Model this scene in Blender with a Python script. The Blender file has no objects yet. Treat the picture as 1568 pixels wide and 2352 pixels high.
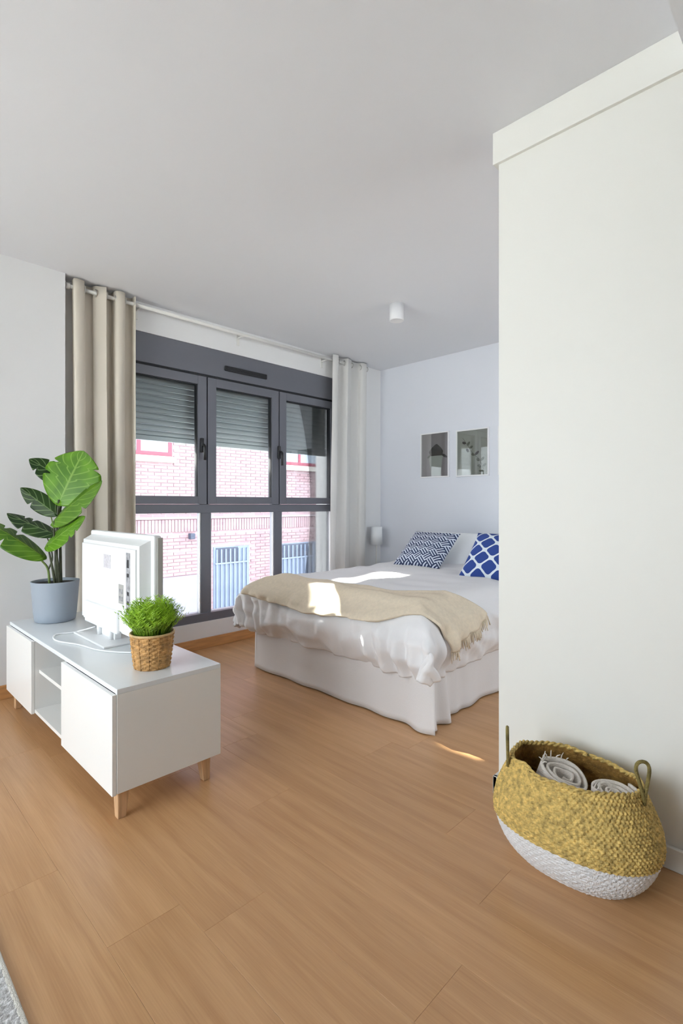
import bpy, bmesh, math, random
from mathutils import Vector, Matrix, noise

random.seed(7)
PI = math.pi
sc = bpy.context.scene
COL = sc.collection

# ------------------------------------------------------------------ camera
cd = bpy.data.cameras.new('camera')
cd.sensor_fit = 'HORIZONTAL'
cd.sensor_width = 36.0
cd.lens = 36.0 * 1171.0 / 1568.0
cd.shift_y = -17.0 / 1568.0
cd.clip_start = 0.02
cam = bpy.data.objects.new('camera', cd)
cam.location = (0, 0, 1.094)
cam.rotation_euler = (math.radians(90), 0, math.radians(44.7 - 90))
COL.objects.link(cam)
sc.camera = cam
FW = Vector((math.cos(math.radians(44.7)), math.sin(math.radians(44.7)), 0))
RT = Vector((FW.y, -FW.x, 0))

# ------------------------------------------------------------------ world, sun, exposure
w = bpy.data.worlds.new('sky'); sc.world = w; w.use_nodes = True
bg = w.node_tree.nodes['Background']
bg.inputs[0].default_value = (0.90, 0.945, 1.0, 1)
bg.inputs[1].default_value = 3.1
sd = bpy.data.lights.new('sun', 'SUN'); sd.energy = 24; sd.angle = math.radians(0.6); sd.color = (1, 0.95, 0.86)
sun = bpy.data.objects.new('sun', sd); COL.objects.link(sun)
sun.rotation_euler = Vector((0.08, -1.0, -0.62)).to_track_quat('-Z', 'Y').to_euler()
vs = sc.view_settings
vs.view_transform = 'Standard'; vs.look = 'None'; vs.gamma = 1.0; vs.use_curve_mapping = False
vs.exposure = 1.42

def portal(name, loc, rot, sx, sy):
    l = bpy.data.lights.new(name, 'AREA'); l.shape = 'RECTANGLE'; l.size = sx; l.size_y = sy
    l.cycles.is_portal = True
    o = bpy.data.objects.new(name, l); COL.objects.link(o); o.location = loc; o.rotation_euler = rot
portal('sky_portal_north', (2.41, 3.80, 1.25), (math.radians(-90), 0, 0), 2.15, 2.15)
portal('sky_portal_south', (3.05, -2.54, 1.60), (math.radians(90), 0, 0), 1.85, 1.55)
portal('sky_portal_west', (-2.34, 1.85, 1.22), (0, math.radians(-90), 0), 2.40, 2.54)

# ------------------------------------------------------------------ materials
MATS = {}
def nodes_of(name):
    m = bpy.data.materials.new(name); m.use_nodes = True
    nt = m.node_tree
    return m, nt, nt.nodes['Principled BSDF'], nt.nodes.new, nt.links.new

def mat(name, col, rough=0.5, metal=0.0, var=None, bump=None, spec=0.5, coords='Object', stretch=(1, 1, 1), sub=None):
    """var=(scale, amount, detail) mottles the colour, bump=(scale, strength)."""
    m, nt, b, N, L = nodes_of(name)
    b.inputs['Base Color'].default_value = (*col, 1)
    b.inputs['Roughness'].default_value = rough
    b.inputs['Metallic'].default_value = metal
    b.inputs['Specular IOR Level'].default_value = spec
    tc = N('ShaderNodeTexCoord'); mp = N('ShaderNodeMapping'); mp.inputs['Scale'].default_value = stretch
    L(tc.outputs[coords], mp.inputs[0])
    if var:
        n = N('ShaderNodeTexNoise'); n.inputs['Scale'].default_value = var[0]; n.inputs['Detail'].default_value = 4
        L(mp.outputs[0], n.inputs['Vector'])
        r = N('ShaderNodeValToRGB')
        r.color_ramp.elements[0].position = 0.3; r.color_ramp.elements[1].position = 0.7
        r.color_ramp.elements[0].color = (*[c * (1 - var[1]) for c in col], 1)
        r.color_ramp.elements[1].color = (*[min(1, c * (1 + var[1])) for c in col], 1)
        L(n.outputs['Fac'], r.inputs[0]); L(r.outputs[0], b.inputs['Base Color'])
    if bump:
        n2 = N('ShaderNodeTexNoise'); n2.inputs['Scale'].default_value = bump[0]; n2.inputs['Detail'].default_value = 3
        L(mp.outputs[0], n2.inputs['Vector'])
        bn = N('ShaderNodeBump'); bn.inputs['Strength'].default_value = bump[1]; bn.inputs['Distance'].default_value = 0.01
        L(n2.outputs['Fac'], bn.inputs['Height']); L(bn.outputs[0], b.inputs['Normal'])
    MATS[name] = m
    return m

def srgb(r, g, b):
    f = lambda c: (c / 255 / 12.92) if c / 255 <= 0.04045 else ((c / 255 + 0.055) / 1.055) ** 2.4
    return (f(r), f(g), f(b))

M_wall = mat('wall_paint', (0.84, 0.84, 0.845), 0.55, bump=(220, 0.03))
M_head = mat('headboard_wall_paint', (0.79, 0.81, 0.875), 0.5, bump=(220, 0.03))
M_ceil = mat('ceiling_paint', (0.80, 0.81, 0.85), 0.8, bump=(180, 0.03))
M_part = mat('partition_warm_tint', (0.82, 0.815, 0.77), 0.5, bump=(220, 0.02))  # warm tint stands in for warm room light on the partition
M_white = mat('white_lacquer', (0.85, 0.84, 0.815), 0.32)
M_whitetop = mat('white_top_lacquer', (0.80, 0.83, 0.85), 0.22)
M_plastic = mat('white_plastic', (0.88, 0.89, 0.90), 0.28)
M_plasticgrey = mat('grey_plastic', (0.42, 0.41, 0.39), 0.4)
M_portgrey = mat('port_grey', (0.36, 0.36, 0.38), 0.5, var=(60, 0.4))
M_black = mat('black_plastic', (0.02, 0.02, 0.022), 0.35)
M_screen = mat('screen_glass', (0.01, 0.01, 0.012), 0.08)
M_alu = mat('anthracite_aluminium', (0.155, 0.16, 0.19), 0.42, metal=0.1, bump=(300, 0.02))
M_gasket = mat('black_gasket', (0.015, 0.016, 0.02), 0.6)
M_shutter = mat('shutter_grey', (0.42, 0.47, 0.485), 0.5)
M_rod = mat('rod_white', (0.82, 0.81, 0.78), 0.35)
M_eyelet = mat('eyelet_metal', (0.55, 0.54, 0.52), 0.3, metal=0.8)
M_sheet = mat('white_cotton', (0.86, 0.85, 0.86), 0.85, bump=(90, 0.10), spec=0.2)
M_skirt = mat('skirt_cotton', (0.80, 0.775, 0.77), 0.9, bump=(120, 0.08), spec=0.2)
M_pillow = mat('pillow_cotton', (0.85, 0.87, 0.89), 0.85, bump=(60, 0.10), spec=0.2)
M_throw = mat('cream_wool', (0.82, 0.71, 0.555), 0.95, var=(60, 0.05), bump=(350, 0.35), spec=0.15)
M_mattress = mat('mattress_cotton', (0.82, 0.82, 0.83), 0.9)
M_legwood = mat('leg_wood', srgb(205, 165, 125), 0.5, var=(8, 0.15), stretch=(12, 12, 1))
M_bbwood = mat('oak_skirting', srgb(204, 150, 96), 0.45, var=(6, 0.15), stretch=(1, 8, 12))
M_pot = mat('grey_ceramic', srgb(158, 168, 180), 0.5)
M_soil = mat('soil', (0.025, 0.022, 0.02), 0.95, var=(60, 0.5), bump=(90, 0.8))
M_stem = mat('stem_brown_green', (0.055, 0.062, 0.03), 0.6, var=(30, 0.4))
M_stemgreen = mat('stem_green', (0.17, 0.24, 0.06), 0.55, var=(20, 0.2))
M_wicker = mat('wicker_tan', srgb(196, 150, 92), 0.6, var=(45, 0.35), bump=(160, 0.5))
M_wickerrim = mat('wicker_rim', srgb(214, 182, 132), 0.6, var=(40, 0.2))
M_grassdark = mat('sprig_dark', (0.03, 0.055, 0.03), 0.6)
M_seagrass = mat('seagrass', srgb(208, 178, 104), 0.7, var=(75, 0.42), bump=(140, 0.6))
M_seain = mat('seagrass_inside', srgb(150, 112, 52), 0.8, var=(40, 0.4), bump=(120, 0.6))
M_basketwhite = mat('painted_seagrass_white', (0.82, 0.82, 0.83), 0.75, var=(30, 0.05), bump=(170, 0.6))
M_handle = mat('twisted_seagrass', srgb(132, 118, 66), 0.75, var=(60, 0.4), bump=(200, 0.5))
M_towel = mat('towel_cotton', (0.86, 0.80, 0.735), 0.95, bump=(260, 0.4), spec=0.1)
M_frame = mat('picture_frame_white', (0.86, 0.86, 0.88), 0.35)
M_lampshade = mat('lamp_shade_fabric', (0.84, 0.86, 0.88), 0.8)
M_rug = mat('rug_cotton', (0.66, 0.65, 0.65), 0.95, var=(160, 0.30), bump=(240, 0.5), spec=0.1)
M_rugedge = mat('rug_border', (0.66, 0.63, 0.57), 0.95, bump=(300, 0.4), spec=0.1)
M_mortar = mat('mortar', srgb(146, 134, 140), 0.9, var=(12, 0.06), bump=(60, 0.2))
M_redframe = mat('red_window_frame', srgb(120, 48, 66), 0.5)
M_farpane = mat('far_window_glass', srgb(132, 142, 156), 0.1)
M_sill = mat('pale_stone', srgb(176, 170, 164), 0.7, var=(8, 0.04))
M_plinth = mat('plinth_render', srgb(126, 124, 138), 0.85, var=(5, 0.06))
M_gate = mat('blue_grey_metal', srgb(104, 116, 138), 0.5, var=(4, 0.12))
M_gatedark = mat('dark_opening', srgb(52, 58, 76), 0.6)
M_street = mat('pale_paving', (0.50, 0.50, 0.49), 0.9, var=(3, 0.1))
M_print1 = mat('print_paper_grey', srgb(176, 170, 172), 0.5, var=(3, 0.10))
M_print2 = mat('print_paper_green', srgb(184, 188, 178), 0.5, var=(3, 0.08))
M_ink = mat('print_ink_dark', srgb(88, 84, 80), 0.6, var=(25, 0.35))
M_inkpale = mat('print_ink_pale', srgb(196, 202, 194), 0.6)
M_inkgreen = mat('print_ink_green', srgb(122, 126, 112), 0.6, var=(40, 0.25))

def mat_glass(name, tint=(1, 1, 1), k=1.0, rough=0.0):
    m = bpy.data.materials.new(name); m.use_nodes = True; nt = m.node_tree; nt.nodes.clear()
    N = nt.nodes.new; L = nt.links.new
    out = N('ShaderNodeOutputMaterial'); mix = N('ShaderNodeMixShader')
    t = N('ShaderNodeBsdfTransparent'); t.inputs[0].default_value = (*tint, 1)
    g = N('ShaderNodeBsdfGlossy'); g.inputs['Roughness'].default_value = rough
    fr = N('ShaderNodeFresnel'); fr.inputs[0].default_value = 1.5
    mm = N('ShaderNodeMath'); mm.operation = 'MULTIPLY'; mm.inputs[1].default_value = k
    L(fr.outputs[0], mm.inputs[0]); L(mm.outputs[0], mix.inputs[0])
    L(t.outputs[0], mix.inputs[1]); L(g.outputs[0], mix.inputs[2]); L(mix.outputs[0], out.inputs[0])
    return m
M_glass = mat_glass('window_glass', (0.96, 0.98, 0.98), 0.9)
M_picglass = mat_glass('picture_glass', (0.97, 0.97, 0.97), 3.0)

def mat_curtain(name, col, tr=0.35):
    m, nt, b, N, L = nodes_of(name)
    b.inputs['Base Color'].default_value = (*col, 1); b.inputs['Roughness'].default_value = 0.9
    b.inputs['Specular IOR Level'].default_value = 0.1
    t = N('ShaderNodeBsdfTranslucent'); t.inputs[0].default_value = (*[c * 0.95 for c in col], 1)
    mix = N('ShaderNodeMixShader'); mix.inputs[0].default_value = tr
    out = nt.nodes['Material Output']
    L(b.outputs[0], mix.inputs[1]); L(t.outputs[0], mix.inputs[2]); L(mix.outputs[0], out.inputs[0])
    tc = N('ShaderNodeTexCoord'); mp = N('ShaderNodeMapping'); mp.inputs['Scale'].default_value = (1, 1, 0.1)
    n = N('ShaderNodeTexNoise'); n.inputs['Scale'].default_value = 160
    bn = N('ShaderNodeBump'); bn.inputs['Strength'].default_value = 0.12; bn.inputs['Distance'].default_value = 0.005
    L(tc.outputs['Object'], mp.inputs[0]); L(mp.outputs[0], n.inputs['Vector']); L(n.outputs['Fac'], bn.inputs['Height'])
    L(bn.outputs[0], b.inputs['Normal'])
    return m
M_curtain = mat_curtain('cream_linen', (0.90, 0.84, 0.745), 0.32)
M_curtain2 = mat_curtain('off_white_linen', (0.87, 0.86, 0.84), 0.25)

def mat_floor():
    m, nt, b, N, L = nodes_of('oak_laminate')
    tc = N('ShaderNodeTexCoord'); oi = N('ShaderNodeObjectInfo')
    cmb = N('ShaderNodeCombineXYZ')
    mul = N('ShaderNodeMath'); mul.operation = 'MULTIPLY'; mul.inputs[1].default_value = 37.0
    L(oi.outputs['Random'], mul.inputs[0]); L(mul.outputs[0], cmb.inputs[0]); L(mul.outputs[0], cmb.inputs[1])
    add = N('ShaderNodeVectorMath'); add.operation = 'ADD'
    L(tc.outputs['Object'], add.inputs[0]); L(cmb.outputs[0], add.inputs[1])
    mp = N('ShaderNodeMapping'); mp.inputs['Scale'].default_value = (14, 0.8, 1)
    L(add.outputs[0], mp.inputs[0])
    n1 = N('ShaderNodeTexNoise'); n1.inputs['Scale'].default_value = 1.6; n1.inputs['Detail'].default_value = 6; n1.inputs['Distortion'].default_value = 0.6
    L(mp.outputs[0], n1.inputs['Vector'])
    mp2 = N('ShaderNodeMapping'); mp2.inputs['Scale'].default_value = (90, 2.2, 1)
    L(add.outputs[0], mp2.inputs[0])
    n2 = N('ShaderNodeTexNoise'); n2.inputs['Scale'].default_value = 3.0; n2.inputs['Detail'].default_value = 3
    L(mp2.outputs[0], n2.inputs['Vector'])
    mx = N('ShaderNodeMix'); mx.data_type = 'FLOAT'; mx.inputs[0].default_value = 0.35
    L(n1.outputs['Fac'], mx.inputs[2]); L(n2.outputs['Fac'], mx.inputs[3])
    r = N('ShaderNodeValToRGB')
    r.color_ramp.elements[0].position = 0.28; r.color_ramp.elements[1].position = 0.72
    r.color_ramp.elements[0].color = (*srgb(182, 134, 88), 1)
    r.color_ramp.elements[1].color = (*srgb(214, 168, 120), 1)
    L(mx.outputs[0], r.inputs[0])
    hs = N('ShaderNodeHueSaturation')
    vr = N('ShaderNodeMapRange'); vr.inputs[3].default_value = 0.97; vr.inputs[4].default_value = 1.03
    L(oi.outputs['Random'], vr.inputs[0]); L(vr.outputs[0], hs.inputs['Value']); L(r.outputs[0], hs.inputs['Color'])
    L(hs.outputs[0], b.inputs['Base Color'])
    b.inputs['Roughness'].default_value = 0.33
    b.inputs['Specular IOR Level'].default_value = 0.75
    bn = N('ShaderNodeBump'); bn.inputs['Strength'].default_value = 0.05; bn.inputs['Distance'].default_value = 0.003
    L(n2.outputs['Fac'], bn.inputs['Height']); L(bn.outputs[0], b.inputs['Normal'])
    return m
M_floor = mat_floor()

def mat_brick():
    m, nt, b, N, L = nodes_of('pink_brick')
    oi = N('ShaderNodeObjectInfo'); tc = N('ShaderNodeTexCoord'); ge = N('ShaderNodeNewGeometry')
    n = N('ShaderNodeTexNoise'); n.inputs['Scale'].default_value = 5.5; n.inputs['Detail'].default_value = 2
    L(ge.outputs['Position'], n.inputs['Vector'])
    r = N('ShaderNodeValToRGB')
    r.color_ramp.elements[0].position = 0.3; r.color_ramp.elements[1].position = 0.7
    r.color_ramp.elements[0].color = (*srgb(133, 108, 114), 1); r.color_ramp.elements[1].color = (*srgb(146, 123, 128), 1)
    L(n.outputs['Fac'], r.inputs[0])
    hs = N('ShaderNodeHueSaturation'); vr = N('ShaderNodeMapRange'); vr.inputs[3].default_value = 0.95; vr.inputs[4].default_value = 1.05
    L(oi.outputs['Random'], vr.inputs[0]); L(vr.outputs[0], hs.inputs['Value']); L(r.outputs[0], hs.inputs['Color'])
    L(hs.outputs[0], b.inputs['Base Color']); b.inputs['Roughness'].default_value = 0.85
    return m
M_brick = mat_brick()

def mat_brickwall():
    m, nt, b, N, L = nodes_of('brick_wall_far')
    tc = N('ShaderNodeTexCoord'); sp = N('ShaderNodeSeparateXYZ'); cm = N('ShaderNodeCombineXYZ')
    L(tc.outputs['Object'], sp.inputs[0]); L(sp.outputs[0], cm.inputs[0]); L(sp.outputs[2], cm.inputs[1])
    bt = N('ShaderNodeTexBrick'); bt.inputs['Scale'].default_value = 1.0
    bt.inputs['Brick Width'].default_value = 0.25; bt.inputs['Row Height'].default_value = 0.065; bt.inputs['Mortar Size'].default_value = 0.008
    bt.inputs['Color1'].default_value = (*srgb(133, 108, 114), 1); bt.inputs['Color2'].default_value = (*srgb(146, 123, 128), 1)
    bt.inputs['Mortar'].default_value = (*srgb(146, 134, 140), 1)
    L(cm.outputs[0], bt.inputs['Vector']); L(bt.outputs['Color'], b.inputs['Base Color']); b.inputs['Roughness'].default_value = 0.9
    return m
M_brickwall = mat_brickwall()

def mat_leaf(name, c0, c1, vein, nv=7):
    m, nt, b, N, L = nodes_of(name)
    uv = N('ShaderNodeTexCoord'); sp = N('ShaderNodeSeparateXYZ'); L(uv.outputs['UV'], sp.inputs[0])
    au = N('ShaderNodeMath'); au.operation = 'ABSOLUTE'
    s1 = N('ShaderNodeMath'); s1.operation = 'MULTIPLY_ADD'; s1.inputs[1].default_value = 2; s1.inputs[2].default_value = -1
    L(sp.outputs[0], s1.inputs[0]); L(s1.outputs[0], au.inputs[0])
    k = N('ShaderNodeMath'); k.operation = 'MULTIPLY_ADD'; k.inputs[1].default_value = -0.30
    L(au.outputs[0], k.inputs[0]); L(sp.outputs[1], k.inputs[2])
    f = N('ShaderNodeMath'); f.operation = 'MULTIPLY'; f.inputs[1].default_value = nv; L(k.outputs[0], f.inputs[0])
    fr = N('ShaderNodeMath'); fr.operation = 'FRACT'; L(f.outputs[0], fr.inputs[0])
    ce = N('ShaderNodeMath'); ce.operation = 'SUBTRACT'; ce.inputs[1].default_value = 0.5; L(fr.outputs[0], ce.inputs[0])
    ab = N('ShaderNodeMath'); ab.operation = 'ABSOLUTE'; L(ce.outputs[0], ab.inputs[0])
    ve = N('ShaderNodeMapRange'); ve.inputs[1].default_value = 0.0; ve.inputs[2].default_value = 0.12; ve.inputs[3].default_value = 0.75; ve.inputs[4].default_value = 0
    L(ab.outputs[0], ve.inputs[0])
    mr = N('ShaderNodeMapRange'); mr.inputs[1].default_value = 0.0; mr.inputs[2].default_value = 0.06; mr.inputs[3].default_value = 0.9; mr.inputs[4].default_value = 0
    L(au.outputs[0], mr.inputs[0])
    mx = N('ShaderNodeMath'); mx.operation = 'MAXIMUM'; L(ve.outputs[0], mx.inputs[0]); L(mr.outputs[0], mx.inputs[1])
    n = N('ShaderNodeTexNoise'); n.inputs['Scale'].default_value = 9; L(uv.outputs['Object'], n.inputs['Vector'])
    r = N('ShaderNodeValToRGB'); r.color_ramp.elements[0].position = 0.35; r.color_ramp.elements[1].position = 0.65
    r.color_ramp.elements[0].color = (*c0, 1); r.color_ramp.elements[1].color = (*c1, 1); L(n.outputs['Fac'], r.inputs[0])
    mc = N('ShaderNodeMix'); mc.data_type = 'RGBA'; L(mx.outputs[0], mc.inputs[0]); L(r.outputs[0], mc.inputs[6]); mc.inputs[7].default_value = (*vein, 1)
    L(mc.outputs[2], b.inputs['Base Color']); b.inputs['Roughness'].default_value = 0.38
    t = N('ShaderNodeBsdfTranslucent'); L(mc.outputs[2], t.inputs[0])
    ms = N('ShaderNodeMixShader'); ms.inputs[0].default_value = 0.25
    L(b.outputs[0], ms.inputs[1]); L(t.outputs[0], ms.inputs[2]); L(ms.outputs[0], nt.nodes['Material Output'].inputs[0])
    return m
M_leaf = mat_leaf('leaf_bright', srgb(78, 128, 14), srgb(112, 166, 26), srgb(150, 190, 80))
M_leafmid = mat_leaf('leaf_mid', srgb(66, 112, 14), srgb(100, 146, 26), srgb(140, 176, 70))
M_leafdark = mat_leaf('leaf_dark', srgb(28, 56, 22), srgb(48, 82, 24), srgb(150, 178, 120), 5)

def mat_grass():
    m, nt, b, N, L = nodes_of('fine_grass')
    uv = N('ShaderNodeTexCoord'); sp = N('ShaderNodeSeparateXYZ'); L(uv.outputs['UV'], sp.inputs[0])
    r = N('ShaderNodeValToRGB'); r.color_ramp.elements[0].color = (*srgb(30, 74, 12), 1); r.color_ramp.elements[1].color = (*srgb(166, 208, 52), 1)
    L(sp.outputs[0], r.inputs[0]); L(r.outputs[0], b.inputs['Base Color']); b.inputs['Roughness'].default_value = 0.5
    t = N('ShaderNodeBsdfTranslucent'); L(r.outputs[0], t.inputs[0])
    ms = N('ShaderNodeMixShader'); ms.inputs[0].default_value = 0.3
    L(b.outputs[0], ms.inputs[1]); L(t.outputs[0], ms.inputs[2]); L(ms.outputs[0], nt.nodes['Material Output'].inputs[0])
    return m
M_grass = mat_grass()

def mat_lattice():
    m, nt, b, N, L = nodes_of('blue_lattice_print')
    uv = N('ShaderNodeTexCoord'); sp = N('ShaderNodeSeparateXYZ'); L(uv.outputs['UV'], sp.inputs[0])
    def mth(op, a, bb=None, c=None):
        q = N('ShaderNodeMath'); q.operation = op
        for i, x in enumerate((a, bb, c)):
            if x is None: continue
            if isinstance(x, (int, float)): q.inputs[i].default_value = x
            else: L(x, q.inputs[i])
        return q.outputs[0]
    a = mth('MULTIPLY', sp.outputs[0], 2 * PI * 3.0); c = mth('MULTIPLY', sp.outputs[1], 2 * PI * 3.0)
    ca = mth('COSINE', a); cc = mth('COSINE', c)
    s = mth('ADD', ca, cc)
    wob = mth('MULTIPLY', mth('COSINE', mth('MULTIPLY', a, 2)), mth('COSINE', mth('MULTIPLY', c, 2)))
    s2 = mth('ABSOLUTE', s)
    th = mth('MULTIPLY_ADD', wob, 0.13, 0.34)
    fac = mth('LESS_THAN', s2, th)
    mc = N('ShaderNodeMix'); mc.data_type = 'RGBA'; L(fac, mc.inputs[0])
    mc.inputs[6].default_value = (*srgb(44, 72, 146), 1); mc.inputs[7].default_value = (*srgb(226, 234, 242), 1)
    L(mc.outputs[2], b.inputs['Base Color']); b.inputs['Roughness'].default_value = 0.9
    return m
M_lattice = mat_lattice()

def mat_fret():
    m, nt, b, N, L = nodes_of('navy_fret_print')
    uv = N('ShaderNodeTexCoord'); mp = N('ShaderNodeMapping'); mp.inputs['Rotation'].default_value = (0, 0, PI / 4)
    mp.inputs['Scale'].default_value = (1, 1, 1)
    L(uv.outputs['UV'], mp.inputs[0])
    sp = N('ShaderNodeSeparateXYZ'); L(mp.outputs[0], sp.inputs[0])
    ck = N('ShaderNodeTexChecker'); ck.inputs['Scale'].default_value = 7; L(mp.outputs[0], ck.inputs['Vector'])
    def stripe(sock):
        q = N('ShaderNodeMath'); q.operation = 'MULTIPLY'; q.inputs[1].default_value = 21; L(sock, q.inputs[0])
        f = N('ShaderNodeMath'); f.operation = 'FRACT'; L(q.outputs[0], f.inputs[0])
        l = N('ShaderNodeMath'); l.operation = 'LESS_THAN'; l.inputs[1].default_value = 0.52; L(f.outputs[0], l.inputs[0])
        return l.outputs[0]
    a, c = stripe(sp.outputs[0]), stripe(sp.outputs[1])
    mx = N('ShaderNodeMix'); mx.data_type = 'FLOAT'; L(ck.outputs['Fac'], mx.inputs[0]); L(a, mx.inputs[2]); L(c, mx.inputs[3])
    mc = N('ShaderNodeMix'); mc.data_type = 'RGBA'; L(mx.outputs[0], mc.inputs[0])
    mc.inputs[6].default_value = (*srgb(214, 222, 236), 1); mc.inputs[7].default_value = (*srgb(50, 62, 98), 1)
    L(mc.outputs[2], b.inputs['Base Color']); b.inputs['Roughness'].default_value = 0.9
    return m
M_fret = mat_fret()

# ------------------------------------------------------------------ builders
def tag(o, label=None, cat=None, group=None, kind=None):
    if label: o['label'] = label
    if cat: o['category'] = cat
    if group: o['group'] = group
    if kind: o['kind'] = kind
    return o

def thing(name, loc, label, cat, group=None, kind=None):
    o = bpy.data.objects.new(name, None); o.empty_display_size = 0.1
    COL.objects.link(o); o.location = loc
    return tag(o, label, cat, group, kind)

def root_loc(o):
    while o is not None and o.parent is not None: o = o.parent
    return o.location.copy() if o is not None else Vector((0, 0, 0))

def finish(name, me, material, parent=None, smooth=True, solid=None):
    """mesh given in world coordinates -> object, child of parent (thing roots carry translation only)"""
    if material: me.materials.append(material)
    if smooth:
        me.shade_smooth()
    o = bpy.data.objects.new(name, me); COL.objects.link(o)
    if parent is not None:
        me.transform(Matrix.Translation(-root_loc(parent)))
        o.parent = parent
    if solid:
        md = o.modifiers.new('solid', 'SOLIDIFY'); md.thickness = solid; md.offset = 0
    return o

def from_bm(name, bm, material, parent=None, smooth=False, solid=None, base=None):
    me = bpy.data.meshes.new(name); bmesh.ops.recalc_face_normals(bm, faces=bm.faces[:]); bm.to_mesh(me); bm.free()
    o = finish(name, me, material, parent, smooth, solid)
    if parent is None and base is not None:
        me.transform(Matrix.Translation(-Vector(base))); o.location = base
    return o

def bm_box(bm, x0, x1, y0, y1, z0, z1, bev=0.0, seg=2):
    r = bmesh.ops.create_cube(bm, size=1.0)
    vsx = r['verts']
    for v in vsx:
        v.co = Vector((x0 + (v.co.x + 0.5) * (x1 - x0), y0 + (v.co.y + 0.5) * (y1 - y0), z0 + (v.co.z + 0.5) * (z1 - z0)))
    if bev > 0:
        es = list({e for v in vsx for e in v.link_edges})
        bmesh.ops.bevel(bm, geom=es, offset=bev, segments=seg, affect='EDGES', profile=0.5)

def box(name, b, material, parent=None, bev=0.0, seg=2, smooth=False):
    bm = bmesh.new(); bm_box(bm, *b, bev=bev, seg=seg)
    return from_bm(name, bm, material, parent, smooth, base=((b[0] + b[1]) / 2, (b[2] + b[3]) / 2, b[4]))

def boxes(name, bl, material, parent=None, bev=0.0, base=None):
    bm = bmesh.new()
    for b in bl: bm_box(bm, *b, bev=bev)
    return from_bm(name, bm, material, parent, False, base=base)

def bm_tube(bm, pts, rad, seg=10, closed=False, caps=True):
    pts = [Vector(p) for p in pts]; n = len(pts)
    rads = rad if isinstance(rad, (list, tuple)) else [rad] * n
    rings = []; up = None
    for i, p in enumerate(pts):
        if closed: t = pts[(i + 1) % n] - pts[i - 1]
        else: t = pts[min(i + 1, n - 1)] - pts[max(i - 1, 0)]
        t.normalize()
        if up is None:
            a = Vector((0, 0, 1)) if abs(t.z) < 0.9 else Vector((1, 0, 0))
            up = (a - t * a.dot(t)).normalized()
        else:
            up = (up - t * up.dot(t)).normalized()
        s = t.cross(up)
        rings.append([bm.verts.new(p + (up * math.cos(2 * PI * k / seg) + s * math.sin(2 * PI * k / seg)) * rads[i]) for k in range(seg)])
    for i in range(n if closed else n - 1):
        a, b = rings[i], rings[(i + 1) % n]
        for k in range(seg):
            bm.faces.new((a[k], a[(k + 1) % seg], b[(k + 1) % seg], b[k]))
    if caps and not closed:
        bm.faces.new(rings[0][::-1]); bm.faces.new(rings[-1])

def tube(name, pts, rad, material, parent=None, seg=10, closed=False, base=None):
    bm = bmesh.new(); bm_tube(bm, pts, rad, seg, closed)
    return from_bm(name, bm, material, parent, True, base=base)

def spline(pts, n=6):
    P = [Vector(p) for p in pts]; out = []
    for k in range(len(P) - 1):
        p0, p1, p2, p3 = P[max(k - 1, 0)], P[k], P[k + 1], P[min(k + 2, len(P) - 1)]
        for i in range(n):
            u = i / n
            out.append(0.5 * ((2 * p1) + (p2 - p0) * u + (2 * p0 - 5 * p1 + 4 * p2 - p3) * u * u + (3 * p1 - p0 - 3 * p2 + p3) * u ** 3))
    return out + [P[-1]]

def lathe(name, prof, c, material, parent=None, seg=48, smooth=True, fn=None, base=None):
    """prof: list of (radius, z); optional fn(theta, i, r, z) -> r"""
    bm = bmesh.new(); rings = []
    for i, (r, z) in enumerate(prof):
        ring = []
        for k in range(seg):
            th = 2 * PI * k / seg
            rr = fn(th, i, r, z) if fn else r
            ring.append(bm.verts.new((c[0] + rr * math.cos(th), c[1] + rr * math.sin(th), c[2] + z)))
        rings.append(ring)
    for a, b in zip(rings, rings[1:]):
        for k in range(seg):
            bm.faces.new((a[k], a[(k + 1) % seg], b[(k + 1) % seg], b[k]))
    if prof[0][0] > 1e-6: bm.faces.new(rings[0][::-1])
    if prof[-1][0] > 1e-6: bm.faces.new(rings[-1])
    bmesh.ops.remove_doubles(bm, verts=bm.verts[:], dist=1e-6)
    return from_bm(name, bm, material, parent, smooth, base=base)

def grid(name, fn, nu, nv, material, parent=None, smooth=True, solid=None, uv=False, base=None):
    vs_ = []; fs = []
    for j in range(nv + 1):
        for i in range(nu + 1):
            vs_.append(tuple(fn(i / nu, j / nv)))
    for j in range(nv):
        for i in range(nu):
            a = j * (nu + 1) + i
            fs.append((a, a + 1, a + nu + 2, a + nu + 1))
    me = bpy.data.meshes.new(name); me.from_pydata(vs_, [], fs); me.update()
    if uv:
        l = me.uv_layers.new(name='UVMap')
        for lp in me.loops:
            vi = lp.vertex_index
            l.data[lp.index].uv = ((vi % (nu + 1)) / nu, (vi // (nu + 1)) / nv)
    o = finish(name, me, material, parent, smooth, solid)
    if parent is None and base is not None:
        me.transform(Matrix.Translation(-Vector(base))); o.location = base
    return o

def shared(name, me, loc, parent):
    o = bpy.data.objects.new(name, me); COL.objects.link(o); o.parent = parent
    o.location = Vector(loc) - root_loc(parent)
    return o

def sstep(a, b, x):
    t = max(0.0, min(1.0, (x - a) / (b - a))); return t * t * (3 - 2 * t)
nz = lambda x, y, z=0.0: noise.noise(Vector((x, y, z)))

# ================================================================== STRUCTURE
RX0, RX1, RY0, RY1, CH = -2.2, 4.10, -2.4, 3.48, 2.50
WX0, WX1, WZ0, WZ1 = 1.36, 3.46, 0.20, 2.30

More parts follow.
